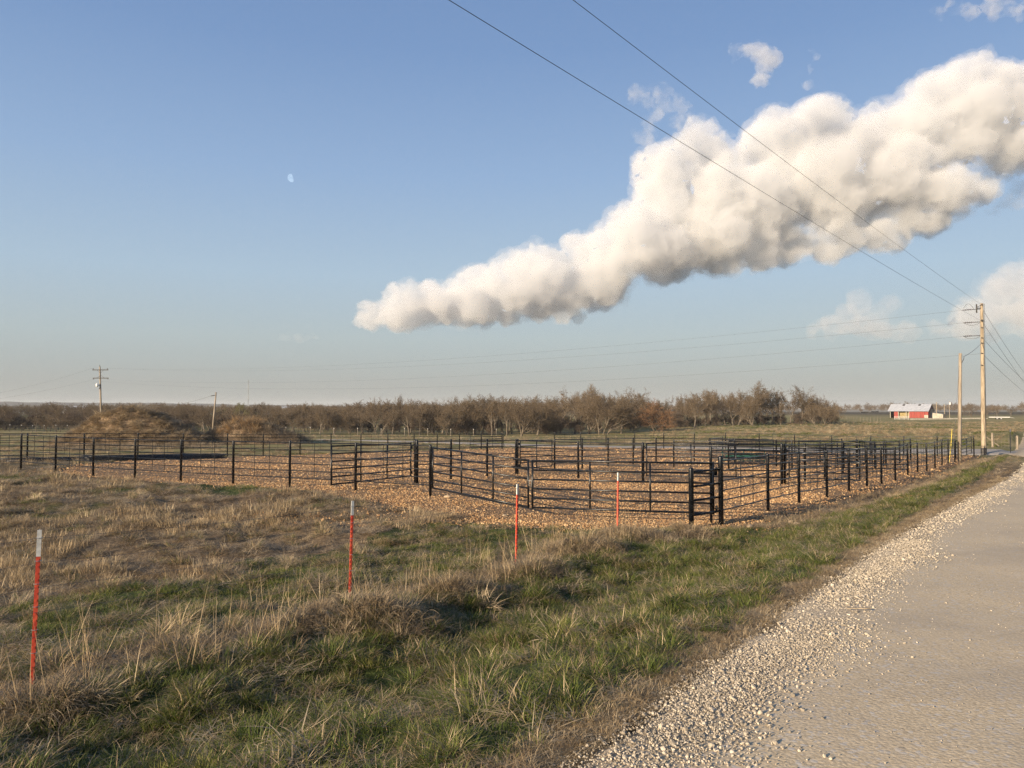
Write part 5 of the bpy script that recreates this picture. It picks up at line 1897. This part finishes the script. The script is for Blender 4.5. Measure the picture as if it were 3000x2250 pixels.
for row, (d0, d1, stp, dh) in enumerate(((146, 158, 40, 14), (162, 176, 27, 1), (182, 215, 27, 1))):
    px_c = -90 + row * 9
    while px_c < 2452:
        right = px_c > 1940
        dep = random.uniform(d0, d1) + (14 if right else 0)
        top = np.interp(px_c, prof_x, prof_y) - 4 + dh + random.choice((-9, -4, 0, 4, 8, 14)) + random.uniform(-3, 5)
        if not (row < 2 and (1855 < px_c < 1998 or 1640 < px_c < 1725)) and not (row == 0 and (240 < px_c < 560)) and not (right and row == 2 and random.random() < .45) and not (right and row == 0 and random.random() < .5):
            lab, gr = next((g_[2], g_[3]) for g_ in groups if g_[0] <= px_c < g_[1])
            kd = random.choice(['round', 'round', 'tall', 'tall', 'multi', 'oak'] if row else ['round', 'tall', 'multi', 'multi'])
            place_tree(px_c, top, dep, kd, lab, gr, random.uniform(.95, 1.35))
        px_c += stp * random.uniform(.6, 1.4)

# thickets, far woods: nobody could count them
def tree_src(kind, nm):
    out = []
    for (t_, c_, zm) in PR[kind]:
        for md in (t_, c_):
            pass
        vt = np.empty(len(c_.vertices) * 3, np.float32)
        c_.vertices.foreach_get('co', vt)
        o = bpy.data.objects.new(nm, c_)
        out.append(o)
    return proto_coll(nm, out)


def spread_px(n, px0, px1, d0, d1, seed):
    r = np.random.default_rng(seed)
    pxs_ = r.uniform(px0, px1, n)
    dd = r.uniform(d0, d1, n)
    return (pxs_ - 1500) / F * dd, dd, pxs_


P_brush = tree_src('brush', 'thicket_source')
P_far = tree_src('round', 'far_wood_source')
x, y, _ = spread_px(430, -120, 1990, 152, 205, 5)
k_ = fbm(x, y, 14, 3, 81) > -.12
scatter('thicket_brush', x[k_], y[k_], rng.uniform(.45, .95, k_.sum()), P_brush, 'low dark brush filling in under the trees of the woods', 'brush', seed=41)
x, y, _ = spread_px(80, 1985, 2440, 168, 195, 6)
scatter('slope_brush', x, y, rng.uniform(.28, .62, len(x)), P_brush, 'low brush under the right hand clump of trees', 'brush', seed=42)
xs, ys, ss_ = [], [], []
for (n, p0, p1, d0, d1, s0, s1) in ((420, -150, 1600, 225, 330, .55, .85), (420, -150, 1900, 380, 560, .6, 1.0), (520, -150, 3100, 700, 1000, .8, 1.25), (700, -300, 3300, 1200, 1700, 1.0, 1.7), (60, 2400, 3100, 520, 640, .35, .6)):
    x, y, _ = spread_px(n, p0, p1, d0, d1, int(n + d0))
    k_ = fbm(x, y, d0 * .13, 3, 83) > (-.08 if d0 < 700 else -.2)
    xs.append(x[k_]); ys.append(y[k_]); ss_.append(rng.uniform(s0, s1, k_.sum()))
x, y, s3 = map(np.concatenate, (xs, ys, ss_))
scatter('far_woodland', x, y, s3, P_far, 'hazy belts of bare woodland between the far fields', 'woodland', seed=43)


# ------------------------------------------------------------------ the two mounds of cleared brush and earth
def mound(label, cx, cy, rx, ry, h, seed, mats, profile, skew=0.0):
    z0 = g1(cx, cy)
    root = empty('brush_mound', (cx, cy, z0), label, 'mound')
    u = np.linspace(-1.15, 1.15, 90)
    U, Vv = np.meshgrid(u, u, indexing='ij')
    rr_ = np.hypot(U, Vv * .95)
    f = np.interp(U, profile[0], profile[1]) * (1 - sstep(np.abs(Vv), .15, 1.02))
    Xw, Yw = cx + U * rx, cy + Vv * ry
    nz_ = fbm(Xw, Yw, 2.2, 4, seed) * .8 + fbm(Xw, Yw, .6, 3, seed + 1) * .35
    Z = G(Xw, Yw) + f * h * (1 + .25 * nz_) + nz_ * .28 * np.clip(f * 3, 0, 1) - .12 * (1 - np.clip(f * 8, 0, 1))
    n_ = len(u)
    ix = np.arange(n_ * n_).reshape(n_, n_)
    qd = np.stack([ix[:-1, :-1], ix[1:, :-1], ix[1:, 1:], ix[:-1, 1:]], -1).reshape(-1, 4)
    pts = np.stack([Xw - cx, Yw - cy, Z - z0], -1).reshape(-1, 3)
    me_o = np_mesh('earth', pts, qd, mats, None, True)
    me_o.parent = root
    return root, (Xw, Yw, Z, f)


def earth_mat():
    m_, t, b, o_ = new_mat('weedy_earth')
    P = t.new('ShaderNodeTexCoord').outputs['Object']
    n1, n2 = t.noise(P, 3.5, 6, .7), t.noise(t.vm('MULTIPLY', P, (1, 1, 2.2)), 1.1, 5, .65)
    c_ = t.mix(t.ss(n1, .32, .68), (.09, .062, .038, 1), (.34, .24, .14, 1))
    c_ = t.mix(t.m('MULTIPLY', t.ss(n2, .42, .66), .7), c_, (.11, .07, .045, 1))
    t.put(b.inputs['Base Color'], c_)
    b.inputs['Roughness'].default_value = .95
    bump(t, b, n1, 1, .12)
    return m_


M['earth'] = earth_mat()
P_stick = proto_coll('tangled_stem', [join_protos([blades(40, 1.0, .5, .5, 1.2, .6, .026, M['straw'], 1000 + i, flat=.25), blades(34, .9, .5, .5, 1.2, .6, .024, M['thatch'], 1030 + i, flat=.2)]) for i in range(4)])


def on_surface(data, n, seed, fmin=.05):
    Xw, Yw, Z, f = data
    r = np.random.default_rng(seed)
    m_ = f.ravel() > fmin
    idx = np.flatnonzero(m_)
    k = r.choice(idx, n)
    st_ = Xw[1, 0] - Xw[0, 0]
    return Xw.ravel()[k] + r.uniform(-.5, .5, n) * st_, Yw.ravel()[k] + r.uniform(-.5, .5, n) * (Yw[0, 1] - Yw[0, 0]), Z.ravel()[k]


def scatter_on(name, X, Y, Z, sc_, coll, parent, seed, tilt=.3):
    """same as scatter but on given heights and as a part of a thing"""
    o = scatter(name, X, Y, sc_, coll, seed=seed, tilt=tilt)
    loc = Vector(parent.location)
    o.data.vertices.foreach_set('co', np.stack([X - loc.x, Y - loc.y, Z - loc.z], -1).astype(np.float32).ravel())
    o.data.update()
    o.parent = parent
    return o


m1 = at(388, 1297, 80)
r1, d1 = mound('big rounded brush mound overgrown with dead weeds, below the far utility pole', m1.x, 80, 7.4, 5.5, 3.45, 301, M['earth'],
               ([-1.15, -.95, -.7, -.42, -.2, 0, .2, .42, .7, .95, 1.15], [0, .07, .38, .80, .97, 1.0, .93, .74, .42, .2, .0]))
X3, Y3, Z3 = on_surface(d1, 1500, 1)
scatter_on('dead_weeds', X3, Y3, Z3 + .03, rng.uniform(.35, .9, len(X3)), P_stick, r1, 51)
X3, Y3, Z3 = on_surface(d1, 380, 2)
scatter_on('standing_weeds', X3, Y3, Z3, rng.uniform(.3, .7, len(X3)), P_weed, r1, 52, .2)
m2 = at(735, 1297, 84)
r2, d2 = mound('smaller brush mound topped with tall amber reeds, right of the leaning service pole', m2.x, 84, 5.4, 4.5, 2.35, 311, M['earth'],
               ([-1.15, -1, -.7, -.4, -.15, .1, .4, .7, 1.0, 1.15], [0, .12, .5, .86, 1.0, .92, .72, .45, .16, 0]))
X3, Y3, Z3 = on_surface(d2, 620, 3)
scatter_on('dead_weeds', X3, Y3, Z3, rng.uniform(.5, 1.0, len(X3)), P_weed, r2, 53, .25)
X3, Y3, Z3 = on_surface(d2, 420, 4, .12)
top_ = (Z3 > np.percentile(Z3, 52)) & ((X3 - m2.x) < 1.4) & (fbm(X3, Y3, 1.5, 3, 91) > -.1)
scatter_on('amber_reeds', X3[top_], Y3[top_], Z3[top_], rng.uniform(.35, .8, top_.sum()), P_reed, r2, 54, .25)
x, y, _ = spread_px(90, 585, 655, 84, 95, 9)
scatter('amber_reed_bed', x, y, rng.uniform(.5, 1.05, len(x)), P_reed, 'tall amber reeds at the foot of the leaning service pole', 'reeds', seed=55)
# rough dead weeds along the outside of the corral and across the rough pasture
x, y, _ = spread_px(900, 150, 880, 62, 84, 12)
k_ = fbm(x, y, 6, 3, 85) > .0
scatter('rough_weeds', x[k_], y[k_], rng.uniform(.3, .75, k_.sum()), P_weed, 'patches of dead weeds on the rough ground beside the mounds', 'weeds', seed=56)
x, y, _ = spread_px(2600, -60, 1980, 50, 140, 13)
k_ = (fbm(x, y, 10, 3, 86) > -.05) & (poly_sd(x, y, PAD) < -1.5) & (seg_dist(x, y, DRIVE) > 3.3) & (y > 36)
scatter('pasture_tussocks', x[k_], y[k_], rng.uniform(1.2, 2.4, k_.sum()), P_dry, 'dry tussocks dotted over the pasture behind the corral', 'grass', seed=57)
x, y, _ = spread_px(4200, 1900, 3150, 66, 200, 14)
k_ = (seg_dist(x, y, DRIVE) > 3.4) & (road_e(x, y) < -1) & (poly_sd(x, y, PAD) < -2)
kk = k_ & (fbm(x, y, 12, 3, 87) > -.02)
scatter('slope_tussocks', x[kk], y[kk], rng.uniform(1.3, 2.8, kk.sum()), P_dry, 'pale seed grass drifting over the green slope', 'grass', seed=58)
kk = k_ & (fbm(x, y, 12, 3, 87) <= -.02)
scatter('slope_grass', x[kk], y[kk], rng.uniform(1.3, 2.6, kk.sum()), P_green, 'greener grass between the seed grass on the slope', 'grass', seed=59)

# field stones lying at the spill beside the lane fence
for k, (px_c, py_c, Yd, s_) in enumerate(((2330, 1541, 17.9, .17), (2317, 1532, 18.2, .12), (2237, 1543, 17.6, .10), (2196, 1554, 17.2, .14), (2402, 1497, 20.6, .10), (1310, 1460, 21.9, .16), (1480, 1500, 19.0, .11))):
    p = at(px_c, py_c, Yd)
    import bmesh
    bm = bmesh.new()
    bmesh.ops.create_icosphere(bm, subdivisions=3, radius=.5)
    rs_ = random.Random(k)
    ax_ = [Vector((rs_.gauss(0, 1), rs_.gauss(0, 1), rs_.gauss(0, 1))).normalized() for _ in range(9)]
    for v in bm.verts:
        m_ = min(.5, min(.30 + .06 * rs_.random() * 0 + .34 - .0 if False else (.40 + .02 * i_) / max(1e-3, v.co.normalized().dot(a__)) if v.co.normalized().dot(a__) > .3 else 9 for i_, a__ in enumerate(ax_)))
        v.co = v.co.normalized() * m_
        v.co.x *= 1.5
        v.co.z *= .7
    me_ = bpy.data.meshes.new('field_stone')
    bm.to_mesh(me_)
    bm.free()
    me_.materials.append(M['limestone'])
    o = bpy.data.objects.new('field_stone', me_)
    col.objects.link(o)
    o.location = (p.x, p.y, g1(p.x, p.y) + s_ * .18)
    o.scale = (s_,) * 3
    o.rotation_euler = (rs_.uniform(-.2, .2), rs_.uniform(-.2, .2), rs_.uniform(0, 6))
    tag(o, ['largest flat pale stone at the foot of the gravel spill beside the lane fence', 'rounded pale stone touching the largest stone in the gravel spill', 'pale stone in the dead weeds below the second lane fence post',
            'pale stone in the weeds nearest the man pass', 'pale stone uphill of the gravel spill by the third lane fence post', 'pale stone in the gravel just left of the open front gate', 'pale stone in the gravel in front of the meeting gates'][k], 'stone', 'field stones around the corral')
# broken lath lying on the loose chips at the road side
a, b = at(2487, 1730, 10), at(2542, 1733, 10)
k = (1.65 + .0) / 1
for v in (a, b):
    s_ = 5.6 / 10
    v.x, v.y = v.x * s_ * 1.28, v.y * s_ * 1.28
za_, zb_ = g1(a.x, a.y), g1(b.x, b.y)
o = MB().box(Vector(((a.x + b.x) / 2, (a.y + b.y) / 2, (za_ + zb_) / 2 + .03)), (.21, .022, .010), az=-.05).build('broken_lath', M['pole_new'])
tag(o, 'broken pale wooden lath lying on the loose chips at the road side', 'lath')

# ------------------------------------------------------------------ daytime moon
mc = at(855, 521, 9000)
d = (mc - Vector((0, 0, CAMZ)))
d.normalize()
rgt = d.cross(Vector((0, 0, 1))).normalized()
upv = rgt.cross(d)
rm = 12.2 / F * 9000
tl_ = R(-17)
u1_, u2_ = rgt * math.cos(tl_) + upv * math.sin(tl_) * -1, upv * math.cos(tl_) + rgt * math.sin(tl_)
V_ = []
n_ = 28
for i in range(n_ + 1):
    lat = -math.pi / 2 + math.pi * i / n_
    for j in range(n_ + 1):
        # from the left limb to just past the middle: the sunlit part of the ball
        lon = math.pi * (.5 + .0) + (-1 + j / n_ * 1.32) * math.pi / 2 * 1.0
        lon = -math.pi / 2 + j / n_ * (math.pi / 2 + .30)
        v = u1_ * (math.cos(lat) * math.sin(lon)) + u2_ * math.sin(lat) - d * (math.cos(lat) * math.cos(lon))
        V_.append(mc + v * rm)
ix = np.arange((n_ + 1) ** 2).reshape(n_ + 1, n_ + 1)
qd = np.stack([ix[:-1, :-1], ix[1:, :-1], ix[1:, 1:], ix[:-1, 1:]], -1).reshape(-1, 4)
m_, t, b, o_ = new_mat('pale_moon')
em = t.new('ShaderNodeEmission')
nn = t.noise(t.new('ShaderNodeTexCoord').outputs['Object'], .035, 4, .6)
t.put(em.inputs[0], t.mix(t.ss(nn, .35, .65), (.225, .31, .425, 1), (.29, .385, .50, 1)))
em.inputs[1].default_value = 1.0
t.l.new(em.outputs[0], o_.inputs[0])
M['moon'] = m_
mo = np_mesh('moon', np.array([tuple(v - mc) for v in V_]), qd, m_)
mo.location = mc
tag(mo, 'pale half lit daytime moon high in the blue sky on the left', 'moon')

# ------------------------------------------------------------------ haze
hz = MB().box((0, 0, 11), (10800, 10800, 62)).build('haze', M['cable'])
m_ = bpy.data.materials.new('haze_air')
m_.use_nodes = True
t = NT(m_.node_tree)
t.n.clear()
o_ = t.new('ShaderNodeOutputMaterial')
pv = t.new('ShaderNodeVolumePrincipled')
pv.inputs['Color'].default_value = (.80, .84, .88, 1)
pv.inputs['Density'].default_value = .00014
pv.inputs['Anisotropy'].default_value = 0.0
t.l.new(pv.outputs[0], o_.inputs['Volume'])
hz.data.materials.clear()
hz.data.materials.append(m_)
hz["kind"] = "stuff"
hz["label"] = "thin pale haze over the whole plain"
